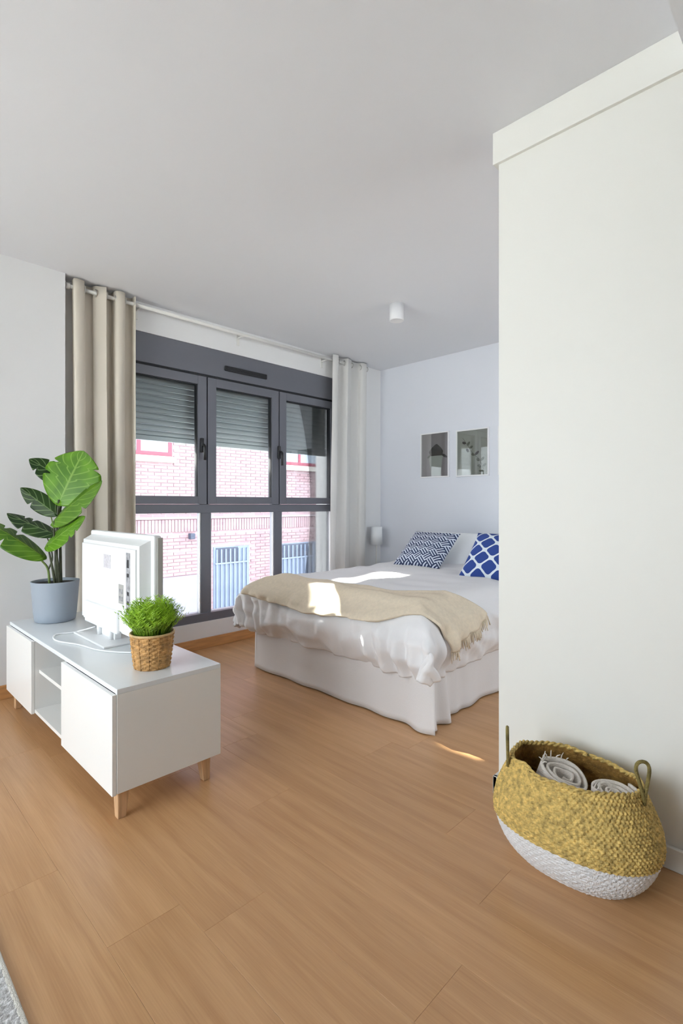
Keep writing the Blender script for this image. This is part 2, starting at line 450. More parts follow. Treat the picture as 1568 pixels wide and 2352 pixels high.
floor = thing('floor', (0, 0, 0), 'warm oak laminate plank floor', 'floor', kind='structure')
box('subfloor', (RX0 - 0.3, RX1 + 0.3, RY0 - 0.3, RY1 + 0.3, -0.20, -0.012), M_mortar, floor)
PW, PL = 0.192, 1.285
nrow = int(math.ceil((RX1 - RX0) / PW))
pm = {}
for i in range(nrow):
    x0 = RX0 + i * PW; x1 = min(x0 + PW, RX1)
    y = RY0 - random.random() * PL
    while y < RY1:
        a, b_ = max(y, RY0), min(y + PL, RY1)
        if b_ - a > 0.02:
            key = (round(x1 - x0, 3), round(b_ - a, 3))
            if key not in pm:
                bm = bmesh.new(); hx, hy = (x1 - x0) / 2 - 0.0001, (b_ - a) / 2 - 0.0001
                bm_box(bm, -hx, hx, -hy, hy, -0.012, 0.0)
                es = [e for e in bm.edges if all(v.co.z > -0.001 for v in e.verts)]
                bmesh.ops.bevel(bm, geom=es, offset=0.0006, segments=1, affect='EDGES')
                me = bpy.data.meshes.new('plank'); bm.to_mesh(me); bm.free(); me.materials.append(M_floor); pm[key] = me
            shared('plank', pm[key], ((x0 + x1) / 2, (a + b_) / 2, 0), floor)
        y += PL

def structure(name, b, m, label, cat, bev=0.0):
    return tag(box(name, b, m, bev=bev), label, cat, kind='structure')

structure('ceiling', (RX0 - 0.3, RX1 + 0.3, RY0 - 0.3, RY1 + 0.3, CH, CH + 0.25), M_ceil, 'plain white painted ceiling', 'ceiling')
structure('ceiling_beam', (RX0, RX1, RY0, 0.325, 2.382, CH + 0.01), M_ceil, 'dropped white ceiling soffit meeting the partition', 'soffit')
structure('wall_left', (RX0 - 0.3, 1.022, 3.372, 3.80, -0.2, CH), M_wall, 'white wall section behind the potted monstera', 'wall')
wn = tag(boxes('wall_window', [
    (1.022, RX1 + 0.3, RY1, RY1 + 0.30, -0.2, WZ0), (1.022, RX1 + 0.3, RY1, RY1 + 0.30, WZ1, CH),
    (1.022, WX0, RY1, RY1 + 0.30, WZ0, WZ1), (WX1, RX1 + 0.3, RY1, RY1 + 0.30, WZ0, WZ1)], M_wall),
    'white wall around the dark framed window', 'wall', kind='structure')
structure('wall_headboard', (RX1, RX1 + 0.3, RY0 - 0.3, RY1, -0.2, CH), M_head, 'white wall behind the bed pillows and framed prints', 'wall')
tag(boxes('wall_back', [(RX0 - 0.3, 2.15, RY0 - 0.12, RY0, -0.2, CH), (3.95, RX1 + 0.3, RY0 - 0.12, RY0, -0.2, CH),
    (2.15, 3.95, RY0 - 0.12, RY0, -0.2, 0.85), (2.15, 3.95, RY0 - 0.12, RY0, 2.36, CH)], M_wall), 'white back wall with an opening for the added nook window', 'wall', kind='structure')
w3 = thing('added_window', (3.05, RY0 - 0.06, 0.85), 'added unseen window lighting the sleeping nook', 'window', kind='structure')  # out of view, added to bring soft sky light to the bed side
for x in (2.15, 3.03, 3.91):
    box('mullion', (x, x + 0.04, RY0 - 0.10, RY0 - 0.03, 0.85, 2.36), M_frame, w3)
for x in (2.19, 3.07):
    box('pane', (x, x + 0.84, RY0 - 0.07, RY0 - 0.064, 0.85, 2.36), M_glass, w3)
tag(boxes('wall_west', [
    (RX0 - 0.12, RX0, RY0, 0.60, -0.2, CH), (RX0 - 0.12, RX0, 3.10, 3.372, -0.2, CH),
    (RX0 - 0.12, RX0, 0.60, 3.10, -0.2, 0.04), (RX0 - 0.12, RX0, 0.60, 3.10, 2.40, CH)], M_wall),
    'white side wall with a wide glazed opening', 'wall', kind='structure')
structure('wall_partition', (1.79, 1.90, RY0, 0.934, 0, CH), M_part, 'smooth white partition wall beside the seagrass basket', 'wall')
t1 = tag(box('trim_1', (1.776, 1.902, RY0, 0.952, 2.380, CH), M_part, bev=0.002), 'flat white fascia strip along the top of the partition', 'trim', kind='structure')
structure('baseboard_partition', (1.776, 1.79, RY0, 0.952, 0, 0.068), M_part, 'low white skirting board along the partition', 'baseboard', bev=0.003)
structure('baseboard_partition_end', (1.776, 1.914, 0.934, 0.952, 0, 0.068), M_part, 'short white skirting board round the partition end', 'baseboard', bev=0.003)
structure('baseboard_window', (1.022, RX1, RY1 - 0.014, RY1, 0, 0.078), M_bbwood, 'oak skirting board under the window', 'baseboard', bev=0.002)
structure('baseboard_left', (RX0, 1.022, 3.358, 3.372, 0, 0.078), M_bbwood, 'oak skirting board behind the television stand', 'baseboard', bev=0.002)
structure('baseboard_headboard', (RX1 - 0.014, RX1, RY0, RY1 - 0.014, 0, 0.078), M_bbwood, 'oak skirting board behind the bed head', 'baseboard', bev=0.002)

# --- window_1 : three tall casements over fixed lights, shutter box above
win = thing('window_1', (2.41, 3.5, WZ0), 'wide anthracite window of three casements over fixed lights', 'window', kind='structure')
FY0, FY1 = 3.50, 3.57
box('shutter_box', (WX0, WX1, 3.488, 3.70, 2.092, WZ1), M_alu, win, bev=0.003)
vent = box('vent', (2.21, 2.62, 3.470, 3.489, 2.150, 2.192), M_black, win, bev=0.008)
for k in range(3):
    box('vent_louvre', (2.225, 2.605, 3.466, 3.471, 2.157 + k * 0.011, 2.162 + k * 0.011), M_gasket, vent)
box('shadow_gap', (WX0, WX1, 3.500, 3.56, 2.078, 2.092), M_gasket, win)
box('head_rail', (WX0, WX1, FY0 + 0.008, FY1, 2.052, 2.078), M_alu, win)
box('sill_rail', (WX0, WX1, FY0 - 0.012, FY1 + 0.02, WZ0, 0.262), M_alu, win, bev=0.002)
box('transom', (WX0, WX1, FY0, FY1, 1.030, 1.096), M_alu, win, bev=0.002)
for x in (WX0, 2.06, 2.76, WX1):
    hw = 0.042 if x in (2.06, 2.76) else 0.03
    xa, xb = (x, x + 0.055) if x == WX0 else (x - 0.055, x) if x == WX1 else (x - hw, x + hw)
    box('mullion', (xa, xb, FY0 + 0.006, FY1, 0.262, 1.030), M_alu, win, bev=0.002)
    box('post', (xa, xb, FY0 + 0.030, FY1, 1.096, 2.052), M_alu, win)
for i in range(3):
    xa, xb = WX0 + 0.005 + i * 0.70, WX0 + 0.695 + i * 0.70
    st = 0.074
    g0, g1 = 1.157, 2.008
    sash = thing('casement', (0, 0, 0), None, None); sash.parent = win; sash.location = (0, 0, 0)
    def sbox(n, b, m, bev=0.002):
        return box(n, b, m, sash, bev=bev)
    sbox('stile', (xa, xa + st, 3.488, 3.545, 1.098, 2.074), M_alu)
    sbox('stile', (xb - st, xb, 3.488, 3.545, 1.098, 2.074), M_alu)
    sbox('rail', (xa + st, xb - st, 3.488, 3.545, 1.098, g0), M_alu)
    sbox('rail', (xa + st, xb - st, 3.488, 3.545, g1, 2.074), M_alu)
    sbox('gasket', (xa + st - 0.001, xa + st + 0.006, 3.500, 3.530, g0, g1), M_gasket, 0)
    sbox('gasket', (xb - st - 0.006, xb - st + 0.001, 3.500, 3.530, g0, g1), M_gasket, 0)
    sbox('gasket', (xa + st, xb - st, 3.500, 3.530, g1 - 0.006, g1 + 0.001), M_gasket, 0)
    sbox('pane', (xa + st, xb - st, 3.515, 3.521, g0, g1), M_glass, 0)
    if i < 2:
        hx = xb - 0.045 if i == 0 else xb - 0.004
        bm = bmesh.new()
        bm_box(bm, hx - 0.013, hx + 0.013, 3.470, 3.489, 1.49, 1.60, bev=0.005)
        bm_tube(bm, [(hx, 3.475, 1.545), (hx, 3.445, 1.545), (hx, 3.437, 1.535), (hx, 3.437, 1.43)], [0.009, 0.009, 0.010, 0.011], 10)
        from_bm('handle', bm, M_black, sash, True)
    la, lb = WX0 + i * 0.70 + (0.055 if i == 0 else 0.042), WX0 + (i + 1) * 0.70 - (0.055 if i == 2 else 0.042)
    box('fixed_pane', (la, lb, 3.530, 3.536, 0.262, 1.030), M_glass, win)
    boxes('glazing_bead', [(la, la + 0.008, 3.515, 3.530, 0.262, 1.030), (lb - 0.008, lb, 3.515, 3.530, 0.262, 1.030)], M_frame, win)
box('outer_sill', (WX0 - 0.02, WX1 + 0.02, 3.59, 3.83, 0.155, 0.199), M_sill, win)

# --- roller shutter, half lowered outside the glass
sh = thing('roller_shutter', (2.41, 3.63, 1.57), 'half lowered grey slatted roller shutter outside the window', 'shutter')
prof = [(0.0, 0.0), (0.006, 0.006), (0.009, 0.018), (0.009, 0.028), (0.005, 0.038), (0.0, 0.0415)]
bm = bmesh.new(); X0, X1 = WX0 + 0.012 - 2.41, WX1 - 0.012 - 2.41
fa = [bm.verts.new((X0, -y, z)) for y, z in prof] + [bm.verts.new((X0, 0.008 - y * 0.2, z)) for y, z in reversed(prof)]
fb = [bm.verts.new((X1, v.co.y, v.co.z)) for v in fa]
n = len(fa)
for k in range(n): bm.faces.new((fa[k], fa[(k + 1) % n], fb[(k + 1) % n], fb[k]))
bm.faces.new(fa[::-1]); bm.faces.new(fb)
slat = bpy.data.meshes.new('slat'); bmesh.ops.recalc_face_normals(bm, faces=bm.faces[:]); bm.to_mesh(slat); bm.free(); slat.materials.append(M_shutter)
for k in range(12):
    shared('slat', slat, (2.41, 3.632, 1.60 + k * 0.043), sh)
box('bottom_bar', (WX0 + 0.012, WX1 - 0.012, 3.620, 3.642, 1.565, 1.600), M_shutter, sh, bev=0.003)

# --- window_2 : wide glazed opening in the side wall (lights the living area)
w2 = thing('window_2', (RX0 - 0.06, 1.85, 0.04), 'wide glazed side window of the living area', 'window', kind='structure')
for y in (0.60, 1.42, 2.24, 3.06):
    box('mullion', (RX0 - 0.10, RX0 - 0.03, y, y + 0.04, 0.04, 2.40), M_frame, w2)
for i in range(3):
    y = 0.64 + i * 0.82
    box('pane', (RX0 - 0.07, RX0 - 0.064, y, y + 0.78, 0.04, 2.40), M_glass, w2)

# ================================================================== OUTSIDE
tag(box('street', (-20, 30, 3.9, 40, -1.6, -1.42), M_street), 'pale asphalt street outside the window', 'street', kind='structure')
tag(box('courtyard', (-2.6, 30, -20, -2.9, -1.6, -1.42), M_street), 'paved ground behind the added nook window', 'ground', kind='structure')
tag(box('forecourt', (-30, -2.6, -20, 3.9, -1.6, -1.42), M_street), 'paved ground outside the side window', 'ground', kind='structure')
FYY = 9.0
bld = thing('brick_building', (6.2, FYY, -1.42), 'pink brick building with red framed windows across the street', 'building')
box('wall', (0, 17, FYY + 0.012, FYY + 6, -1.42, 4.79), M_brickwall, bld)
box('sun_block', (0.0, 1.34, FYY + 0.012, FYY + 0.3, 4.79, 6.0), M_brickwall, bld)  # unseen raised block, added to keep the sun off the floor
box('sun_block', (2.31, 17, FYY + 0.012, FYY + 0.3, 4.79, 6.0), M_brickwall, bld)  # unseen raised block, added to stop sun through the right casement
box('plinth', (1.0, 5.30, FYY - 0.03, FYY + 0.02, -1.42, -0.27), M_plinth, bld, bev=0.006)
box('string_course', (2.0, 11.0, FYY - 0.035, FYY + 0.02, 0.822, 0.862), M_mortar, bld)
openings = [(3.30, 4.56, 1.86, 3.45), (7.0, 8.40, 1.86, 3.45), (5.43, 6.33, -1.42, 0.27), (7.02, 8.42, -1.42, 0.25), (1.0, 5.30, -1.42, -0.26)]
# soldier bricks and stretchers
def brick_mesh(w_, h_):
    bm = bmesh.new(); bm_box(bm, -w_ / 2, w_ / 2, 0, 0.05, 0, h_)
    es = [e for e in bm.edges if all(v.co.y < 0.001 for v in e.verts)]
    bmesh.ops.bevel(bm, geom=es, offset=0.004, segments=1, affect='EDGES')
    me = bpy.data.meshes.new('brick'); bm.to_mesh(me); bm.free(); me.materials.append(M_brick); return me
sold = brick_mesh(0.053, 0.235); stre = brick_mesh(0.238, 0.052)
nb = 0; rest = []
for k in range(95):
    x = 3.55 + k * 0.065
    shared('brick', sold, (x, FYY - 0.004 - random.random() * 0.006, 0.574), bld); nb += 1
cand = []
row = 0; z = -1.36
while z < 3.4:
    if not (0.50 < z + 0.02 < 0.87):
        x = 2.6 + (row % 2) * 0.125
        while x < 10.2:
            if not any(a - 0.12 < x < b_ + 0.12 and c - 0.055 < z < d + 0.0 for a, b_, c, d in openings):
                cand.append((x, z))
            x += 0.25
    row += 1; z += 0.065
vis = [c for c in cand if 3.7 < c[0] < 6.6 and (-0.2 < c[1] < 1.85)]
vis.sort(key=lambda c: c[0] * 0.71 + 9 * 0.70 - (0.6 if 0.87 < c[1] < 1.9 else 0))
chosen = set(vis[:300 - nb])
for c in cand:
    if c in chosen: shared('brick', stre, (c[0], FYY - random.random() * 0.006, c[1]), bld)
    else: rest.append(c)
vv = []; ff = []
base_v = [tuple(v.co) for v in stre.vertices]; base_f = [tuple(p.vertices) for p in stre.polygons]
for (x, z) in rest:
    o_ = len(vv); dy = -random.random() * 0.006
    vv += [(x + a, FYY + dy + b_, z + c) for a, b_, c in base_v]; ff += [tuple(i + o_ for i in f) for f in base_f]
me = bpy.data.meshes.new('brickwork'); me.from_pydata(vv, [], ff); me.update()
tag(finish('brickwork', me, M_brick, bld, False), kind='stuff')
def far_window(x0, x1, z0, z1):
    f = boxes('far_window', [(x0, x0 + 0.07, FYY - 0.02, FYY + 0.03, z0, z1), (x1 - 0.07, x1, FYY - 0.02, FYY + 0.03, z0, z1),
        ((x0 + x1) / 2 - 0.035, (x0 + x1) / 2 + 0.035, FYY - 0.018, FYY + 0.03, z0, z1),
        (x0, x1, FYY - 0.021, FYY + 0.03, z0, z0 + 0.08), (x0, x1, FYY - 0.021, FYY + 0.03, z1 - 0.08, z1)], M_redframe, bld)
    m = (x0 + x1) / 2
    box('pane', (x0 + 0.06, m - 0.03, FYY - 0.004, FYY + 0.01, z0 + 0.07, z1 - 0.07), M_farpane, f)
    box('pane', (m + 0.03, x1 - 0.06, FYY - 0.004, FYY + 0.01, z0 + 0.07, z1 - 0.07), M_farpane, f)
    box('far_sill', (x0 - 0.06, x1 + 0.06, FYY - 0.09, FYY + 0.02, z0 - 0.11, z0), M_sill, bld, bev=0.005)
far_window(3.30, 4.56, 1.985, 3.42)
far_window(7.00, 8.40, 1.985, 3.42)
def gate(x0, x1, z0, z1, nbar):
    g = box('gate', (x0, x1, FYY - 0.012, FYY + 0.02, z0, z1), M_gate, bld)
    box('dark_recess', (x0 + 0.05, x1 - 0.28, FYY - 0.02, FYY - 0.011, z1 - 0.32, z1 - 0.02), M_gatedark, g)  # shade of the recessed gate top, put in as a flat dark panel
    bmm = bmesh.new(); bm_box(bmm, -0.014, 0.014, -0.045, -0.018, 0, z1 - z0 - 0.1)
    mm = bpy.data.meshes.new('bar'); bmm.to_mesh(mm); bmm.free(); mm.materials.append(M_gate)
    for k in range(nbar):
        shared('bar', mm, (x0 + 0.06 + k * (x1 - x0 - 0.12) / (nbar - 1), FYY, z0 + 0.05), g)
    for zz in (z0 + 0.15, z1 - 0.35):
        box('crossbar', (x0 + 0.02, x1 - 0.02, FYY - 0.05, FYY - 0.03, zz, zz + 0.03), M_gate, g)
gate(5.45, 6.30, -1.42, 0.24, 8)
gate(7.05, 8.40, -1.42, 0.22, 11)
box('wall_lamp', (4.90, 5.0, FYY - 0.10, FYY, 0.43, 0.54), M_gatedark, bld, bev=0.01)

# ================================================================== CURTAINS
ROD_Y, ROD_Z = 3.405, 2.442
rod = thing('curtain_rod', (2.3, ROD_Y, ROD_Z), 'slim white curtain rod above the window', 'curtain rod')
tube('pole', [(1.04, ROD_Y, ROD_Z), (3.55, ROD_Y, ROD_Z)], 0.0125, M_rod, rod, 14)
for xe in (1.035, 3.545):
    tube('finial', [(xe, ROD_Y, ROD_Z), (xe + 0.02, ROD_Y, ROD_Z)], 0.018, M_rod, rod, 16)
for xb in (1.50, 2.33, 3.25):
    br = tube('bracket', [(xb, ROD_Y, ROD_Z - 0.010), (xb, RY1, ROD_Z - 0.010)], 0.007, M_rod, rod, 8)
    box('bracket_plate', (xb - 0.012, xb + 0.012, RY1 - 0.006, RY1, ROD_Z - 0.07, ROD_Z + 0.03), M_rod, br)

def curtain(name, label, m, xt0, xt1, xb0, xb1, folds, amp, ph, seed, zbot=0.012):
    root = thing(name, ((xt0 + xt1) / 2, ROD_Y, zbot), label, 'curtain', 'curtains on the white rod')
    ztop = ROD_Z + 0.045
    def f(s, t):
        top = 1 - t
        x0 = xt0 + (xb0 - xt0) * top; x1 = xt1 + (xb1 - xt1) * top
        sw = s + 0.035 * math.sin(2 * PI * s * 1.3 + seed) + 0.02 * top * nz(s * 3, top * 2, seed)
        a = amp * (0.85 + 0.3 * nz(s * 4, seed)) * (1 - 0.15 * top)
        wv = math.sin(2 * PI * folds * sw + ph)
        wv = math.copysign(abs(wv) ** 0.8, wv)
        y = ROD_Y + a * wv + 0.010 * nz(s * 7, top * 3, seed + 4)
        x = x0 + (x1 - x0) * s + 0.012 * math.sin(4 * PI * folds * s + ph)
        return (x, min(y, RY1 - 0.02), zbot + (ztop - zbot) * t)
    grid('fabric', f, 150, 44, m, root, True, solid=0.003)
    # eyelets where the cloth crosses the rod
    ne = int(folds * 2)
    last = None
    for k in range(0, 1000):
        s = k / 999
        p = f(s, 1 - 0.045 / (ztop - zbot)); d = p[1] - ROD_Y
        if last is not None and d * last[1] < 0 and 0.01 < s < 0.99:
            x = p[0]
            bm = bmesh.new()
            bm_tube(bm, [(x + 0.003 * math.cos(0), ROD_Y + 0.023 * math.cos(q), ROD_Z + 0.023 * math.sin(q)) for q in [2 * PI * j / 20 for j in range(20)]], 0.0042, 8, closed=True)
            from_bm('eyelet', bm, M_eyelet, root, True)
        last = (s, d)
    return root
curtain('curtain', 'cream curtain in deep folds behind the monstera', M_curtain, 1.065, 1.470, 1.09, 1.47, 3.2, 0.044, 2.4, 1.0)
curtain('curtain', 'off white curtain hanging beside the bed', M_curtain2, 3.315, 3.835, 3.27, 3.80, 2.6, 0.036, 4.4, 5.0)

# ================================================================== TELEVISION STAND
TX0, TX1, TY0, TY1, TB, TT = 0.697, 1.108, 1.775, 3.225, 0.100, 0.460
tv = thing('television_stand', ((TX0 + TX1) / 2, 2.5, 0), 'low white television stand on tapered wooden legs', 'tv stand')
box('top_panel', (TX0 + 0.004, TX1, TY0, TY1, TT - 0.018, TT), M_whitetop, tv, bev=0.0015)
box('bottom_panel', (TX0 + 0.004, TX1, TY0 + 0.016, TY1 - 0.016, TB, TB + 0.016), M_white, tv)
box('side_panel', (TX0 + 0.004, TX1, TY0, TY0 + 0.016, TB, TT - 0.018), M_white, tv, bev=0.001)
box('side_panel', (TX0 + 0.004, TX1, TY1 - 0.016, TY1, TB, TT - 0.018), M_white, tv, bev=0.001)
box('back_panel', (TX1 - 0.008, TX1, TY0 + 0.016, TY1 - 0.016, TB + 0.016, TT - 0.018), M_white, tv)
YD0, YD1 = 2.314, 2.750
box('divider', (TX0 + 0.004, TX1 - 0.008, YD0 - 0.016, YD0, TB + 0.016, TT - 0.018), M_white, tv)
box('divider', (TX0 + 0.004, TX1 - 0.008, YD1, YD1 + 0.016, TB + 0.016, TT - 0.018), M_white, tv)
box('shelf', (TX0 + 0.022, TX1 - 0.008, YD0, YD1, 0.286, 0.302), M_white, tv, bev=0.001)
box('door', (TX0 - 0.012, TX0 + 0.003, TY0 + 0.002, YD0 - 0.001, TB - 0.004, TT - 0.0185), M_white, tv, bev=0.0015)
box('door', (TX0 - 0.012, TX0 + 0.003, YD1 + 0.001, TY1 - 0.002, TB - 0.004, TT - 0.0185), M_white, tv, bev=0.0015)
for lx, ly, sx, sy in ((TX0 + 0.035, TY0 + 0.04, -1, -1), (TX1 - 0.05, TY0 + 0.05, 1, -1), (TX0 + 0.035, TY1 - 0.06, -1, 1), (TX1 - 0.05, TY1 - 0.06, 1, 1)):
    bm = bmesh.new(); bm_box(bm, lx - 0.022, lx + 0.022, ly - 0.022, ly + 0.022, 0, TB + 0.001, bev=0.004)
    for v in bm.verts:
        k = 1 - v.co.z / TB
        v.co.x = lx + (v.co.x - lx) * (1 - 0.35 * k) + sx * 0.006 * k
        v.co.y = ly + (v.co.y - ly) * (1 - 0.35 * k) + sy * 0.006 * k
    from_bm('leg', bm, M_legwood, tv, False)

# set-top box inside the stand
stb = thing('set_top_box', (0.93, 2.50, 0.302), 'small dark device with loose cables on the open shelf', 'device')
box('case', (0.84, 1.02, 2.36, 2.52, 0.302, 0.334), M_black, stb, bev=0.004)
for k in range(3):
    tube('wire', [(0.84, 2.40 + k * 0.03, 0.318), (0.80, 2.42 + k * 0.05, 0.325 + 0.012 * k), (0.78, 2.50 + k * 0.03, 0.310), (0.82, 2.60 + 0.02 * k, 0.306), (0.95, 2.66, 0.306)], 0.003, M_black, stb, 6)

# television seen from behind
tvs = thing('television', (0.965, 2.45, TT), 'white flat television seen from behind on the low stand', 'television')
VY0, VY1, VZ0, VZ1 = 2.085, 2.815, 0.505, 0.962
bm = bmesh.new(); bm_box(bm, 0.975, 1.012, VY0, VY1, VZ0, VZ1, bev=0.010, seg=3)
bez = from_bm('bezel', bm, M_plastic, tvs, False)
box('side_band', (0.994, 1.016, VY0 - 0.003, VY0 + 0.003, VZ0 + 0.01, VZ1 - 0.01), M_plasticgrey, bez)
box('screen', (1.0115, 1.0145, VY0 + 0.035, VY1 - 0.035, VZ0 + 0.05, VZ1 - 0.035), M_screen, tvs)
bm = bmesh.new()
o0 = [(0.980, VY0 + 0.022, VZ0 + 0.008), (0.980, VY1 - 0.022, VZ0 + 0.008), (0.980, VY1 - 0.022, VZ1 - 0.018), (0.980, VY0 + 0.022, VZ1 - 0.018)]
o1 = [(0.918, VY0 + 0.036, VZ0 + 0.014), (0.918, VY1 - 0.036, VZ0 + 0.014), (0.918, VY1 - 0.036, VZ1 - 0.050), (0.918, VY0 + 0.036, VZ1 - 0.050)]
a = [bm.verts.new(p) for p in o0]; b_ = [bm.verts.new(p) for p in o1]
for k in range(4): bm.faces.new((a[k], a[(k + 1) % 4], b_[(k + 1) % 4], b_[k]))
bm.faces.new(b_)
bmesh.ops.bevel(bm, geom=[e for e in bm.edges if all(v.co.x < 0.95 for v in e.verts)], offset=0.012, segments=3, affect='EDGES')
back = from_bm('back_shell', bm, M_plastic, tvs, False)
ps = box('port_strip', (0.9165, 0.920, 2.185, 2.225, 0.60, 0.885), M_portgrey, back)
for k, zz in enumerate((0.63, 0.66, 0.70, 0.78, 0.82)):
    box('port', (0.9150, 0.917, 2.195, 2.212, zz, zz + (0.035 if k == 4 else 0.016)), M_black, ps)
pp = box('port_panel', (0.9165, 0.920, 2.255, 2.305, 0.655, 0.740), M_plasticgrey, back)
for yy, zz in ((2.262, 0.70), (2.285, 0.70), (2.262, 0.668), (2.285, 0.668)):
    box('port', (0.9150, 0.917, yy, yy + 0.012, zz, zz + 0.02), M_portgrey, pp)
box('rating_label', (0.9168, 0.920, 2.40, 2.48, 0.80, 0.862), mat('label_grey', (0.62, 0.60, 0.64), 0.6, var=(90, 0.15)), back)
bm = bmesh.new(); bm_box(bm, 0.905, 0.925, 2.30, 2.70, 0.515, 0.62, bev=0.008)
from_bm('speaker_cover', bm, M_plastic, tvs, False)
bm = bmesh.new(); bm_box(bm, 0.935, 0.970, 2.40, 2.58, TT + 0.008, 0.530, bev=0.006)
from_bm('neck', bm, M_plastic, tvs, False)
for yy in (2.42, 2.56):
    tube('neck_post', [(0.930, yy, TT + 0.008), (0.925, yy, 0.53)], 0.012, M_plastic, tvs, 10)
bm = bmesh.new(); bm_box(bm, 0.855, 1.075, 2.31, 2.70, TT, TT + 0.010, bev=0.003)
from_bm('foot_plate', bm, M_plastic, tvs, False)
cab = tube('power_cable', spline([(0.93, 2.62, TT + 0.035), (0.86, 2.70, TT + 0.006), (0.78, 2.72, TT + 0.004), (0.75, 2.60, TT + 0.004), (0.80, 2.45, TT + 0.004), (0.83, 2.30, TT + 0.004), (0.90, 2.18, TT + 0.004), (1.0, 2.10, TT + 0.004), (1.09, 2.14, TT + 0.004)]), 0.0035, M_plastic, tvs, 8)

# ================================================================== MONSTERA
PC = Vector((0.885, 3.085, TT))
mon = thing('potted_monstera', PC, 'leafy monstera plant in a smooth grey pot', 'plant')
lathe('pot', [(0.0, 0.0), (0.090, 0.0), (0.100, 0.006), (0.106, 0.05), (0.118, 0.212), (0.119, 0.218), (0.113, 0.218), (0.111, 0.205), (0.108, 0.190)], PC, M_pot, mon, 56)
lathe('soil', [(0.0, 0.204), (0.06, 0.206), (0.111, 0.203), (0.111, 0.196), (0.0, 0.196)], PC, M_soil, mon, 40)
def lp(u, v, dep):
    """local frame of the plant: right, up, away (metres, from the pot foot)"""
    return PC + RT * u + Vector((0, 0, v)) + FW * dep
def leaf(base, tip, nrm, width, bend, m, notches=(), fold=0.25, curl=0.0, slit=0.5, p=0.75):
    B, T = lp(*base), lp(*tip); ax = T - B; ln = ax.length; ax.normalize()
    nn = RT * nrm[0] + Vector((0, 0, nrm[1])) + FW * nrm[2]
    nn = (nn - ax * nn.dot(ax)).normalized(); sd_ = ax.cross(nn)
    def f(s, t):
        q = 2 * s - 1
        hw = width / 2 * (math.sin(PI * min(1, max(0, t)) ** p) ** 0.75)
        for (nt_, side) in notches:
            if q * side > 0:
                hw *= 1 - slit * math.exp(-((t - nt_) / 0.022) ** 2)
        back = -0.10 * ln * (abs(q) ** 2) * (1 - t) ** 2 + 0.10 * ln * abs(q) * math.sin(PI * t) * 0.5
        c = B + ax * (t * ln + back) + nn * (bend * ln * math.sin(PI * t * 0.5) ** 2 * t)
        return c + sd_ * (q * hw) + nn * (-fold * abs(q) * hw + curl * hw * math.sin(PI * t * 3 + q * 2) * abs(q))
    return grid('leaf', f, 16, 56, m, mon, True, solid=0.0012, uv=True)
S = 0.00241
def P_(x, y, dep=0.0): return ((x - 133) * S, (1422 - y) * S, dep)
leaf(P_(148, 1150, -0.02), P_(190, 1034, 0.02), (0.05, 0.35, -1), 0.335, -0.05, M_leaf, [(0.45, 1), (0.7, 1), (0.4, -1), (0.62, -1)], fold=0.10, slit=0.30, p=0.85)
leaf(P_(140, 1100, 0.08), P_(68, 1056, 0.02), (0.2, 0.5, -1), 0.13, 0.05, M_leafdark, [(0.55, 1), (0.7, -1)], fold=0.15)
leaf(P_(140, 1196, -0.04), P_(246, 1100, -0.10), (-0.55, 0.45, -0.8), 0.165, -0.10, M_leafmid, [(0.5, 1), (0.65, -1)], fold=0.35, slit=0.35)
leaf(P_(130, 1250, -0.06), P_(220, 1182, -0.12), (0.2, 0.9, -0.8), 0.165, -0.06, M_leaf, [(0.55, 1), (0.7, 1), (0.6, -1)], fold=0.12, slit=0.4)
leaf(P_(136, 1178, -0.02), P_(70, 1122, -0.06), (-0.3, 0.6, -0.9), 0.105, 0.05, M_leafdark, [(0.55, -1)], fold=0.3)
leaf(P_(112, 1272, -0.05), P_(-2, 1178, -0.12), (0.75, 0.75, -0.55), 0.15, -0.08, M_leafmid, [(0.45, 1), (0.62, 1), (0.5, -1)], fold=0.45, slit=0.6)
leaf(P_(132, 1224, -0.02), P_(36, 1182, -0.05), (0.1, 0.9, -0.6), 0.12, 0.05, M_leafdark, [(0.5, 1), (0.65, 1), (0.55, -1)], fold=0.3)
def stem(pts, r0, r1, m):
    n = 14; P = [Vector(lp(*q)) for q in pts]
    out = []
    for i in range(n + 1):
        t = i / n * (len(P) - 1); k = min(int(t), len(P) - 2); u = t - k
        p0 = P[max(k - 1, 0)]; p1 = P[k]; p2 = P[k + 1]; p3 = P[min(k + 2, len(P) - 1)]
        out.append(0.5 * ((2 * p1) + (p2 - p0) * u + (2 * p0 - 5 * p1 + 4 * p2 - p3) * u * u + (3 * p1 - p0 - 3 * p2 + p3) * u ** 3))
    tube('stem', out, [r0 + (r1 - r0) * i / n for i in range(n + 1)], m, mon, 8)
stem([P_(136, 1342), P_(135, 1290), P_(136, 1220), P_(146, 1148, -0.02)], 0.011, 0.006, M_stem)
stem([P_(141, 1342, 0.02), P_(140, 1270, 0.02), P_(137, 1180, 0.03), P_(140, 1100, 0.08)], 0.009, 0.004, M_stem)
stem([P_(147, 1342, -0.02), P_(145, 1290, -0.03), P_(140, 1240, -0.04), P_(140, 1196, -0.04)], 0.008, 0.004, M_stem)
stem([P_(140, 1342, -0.03), P_(138, 1300, -0.05), P_(130, 1250, -0.06)], 0.008, 0.004, M_stem)
stem([P_(122, 1342, -0.01), P_(121, 1305, -0.02), P_(112, 1285, -0.04), P_(96, 1262, -0.06)], 0.007, 0.004, M_stemgreen)
stem([P_(122, 1305, -0.02), P_(131, 1280, -0.02), P_(124, 1245, -0.02), P_(112, 1222, -0.02)], 0.005, 0.003, M_stem)
stem([P_(137, 1240, -0.01), P_(130, 1205, -0.01), P_(126, 1178, -0.02)], 0.004, 0.003, M_stemgreen)

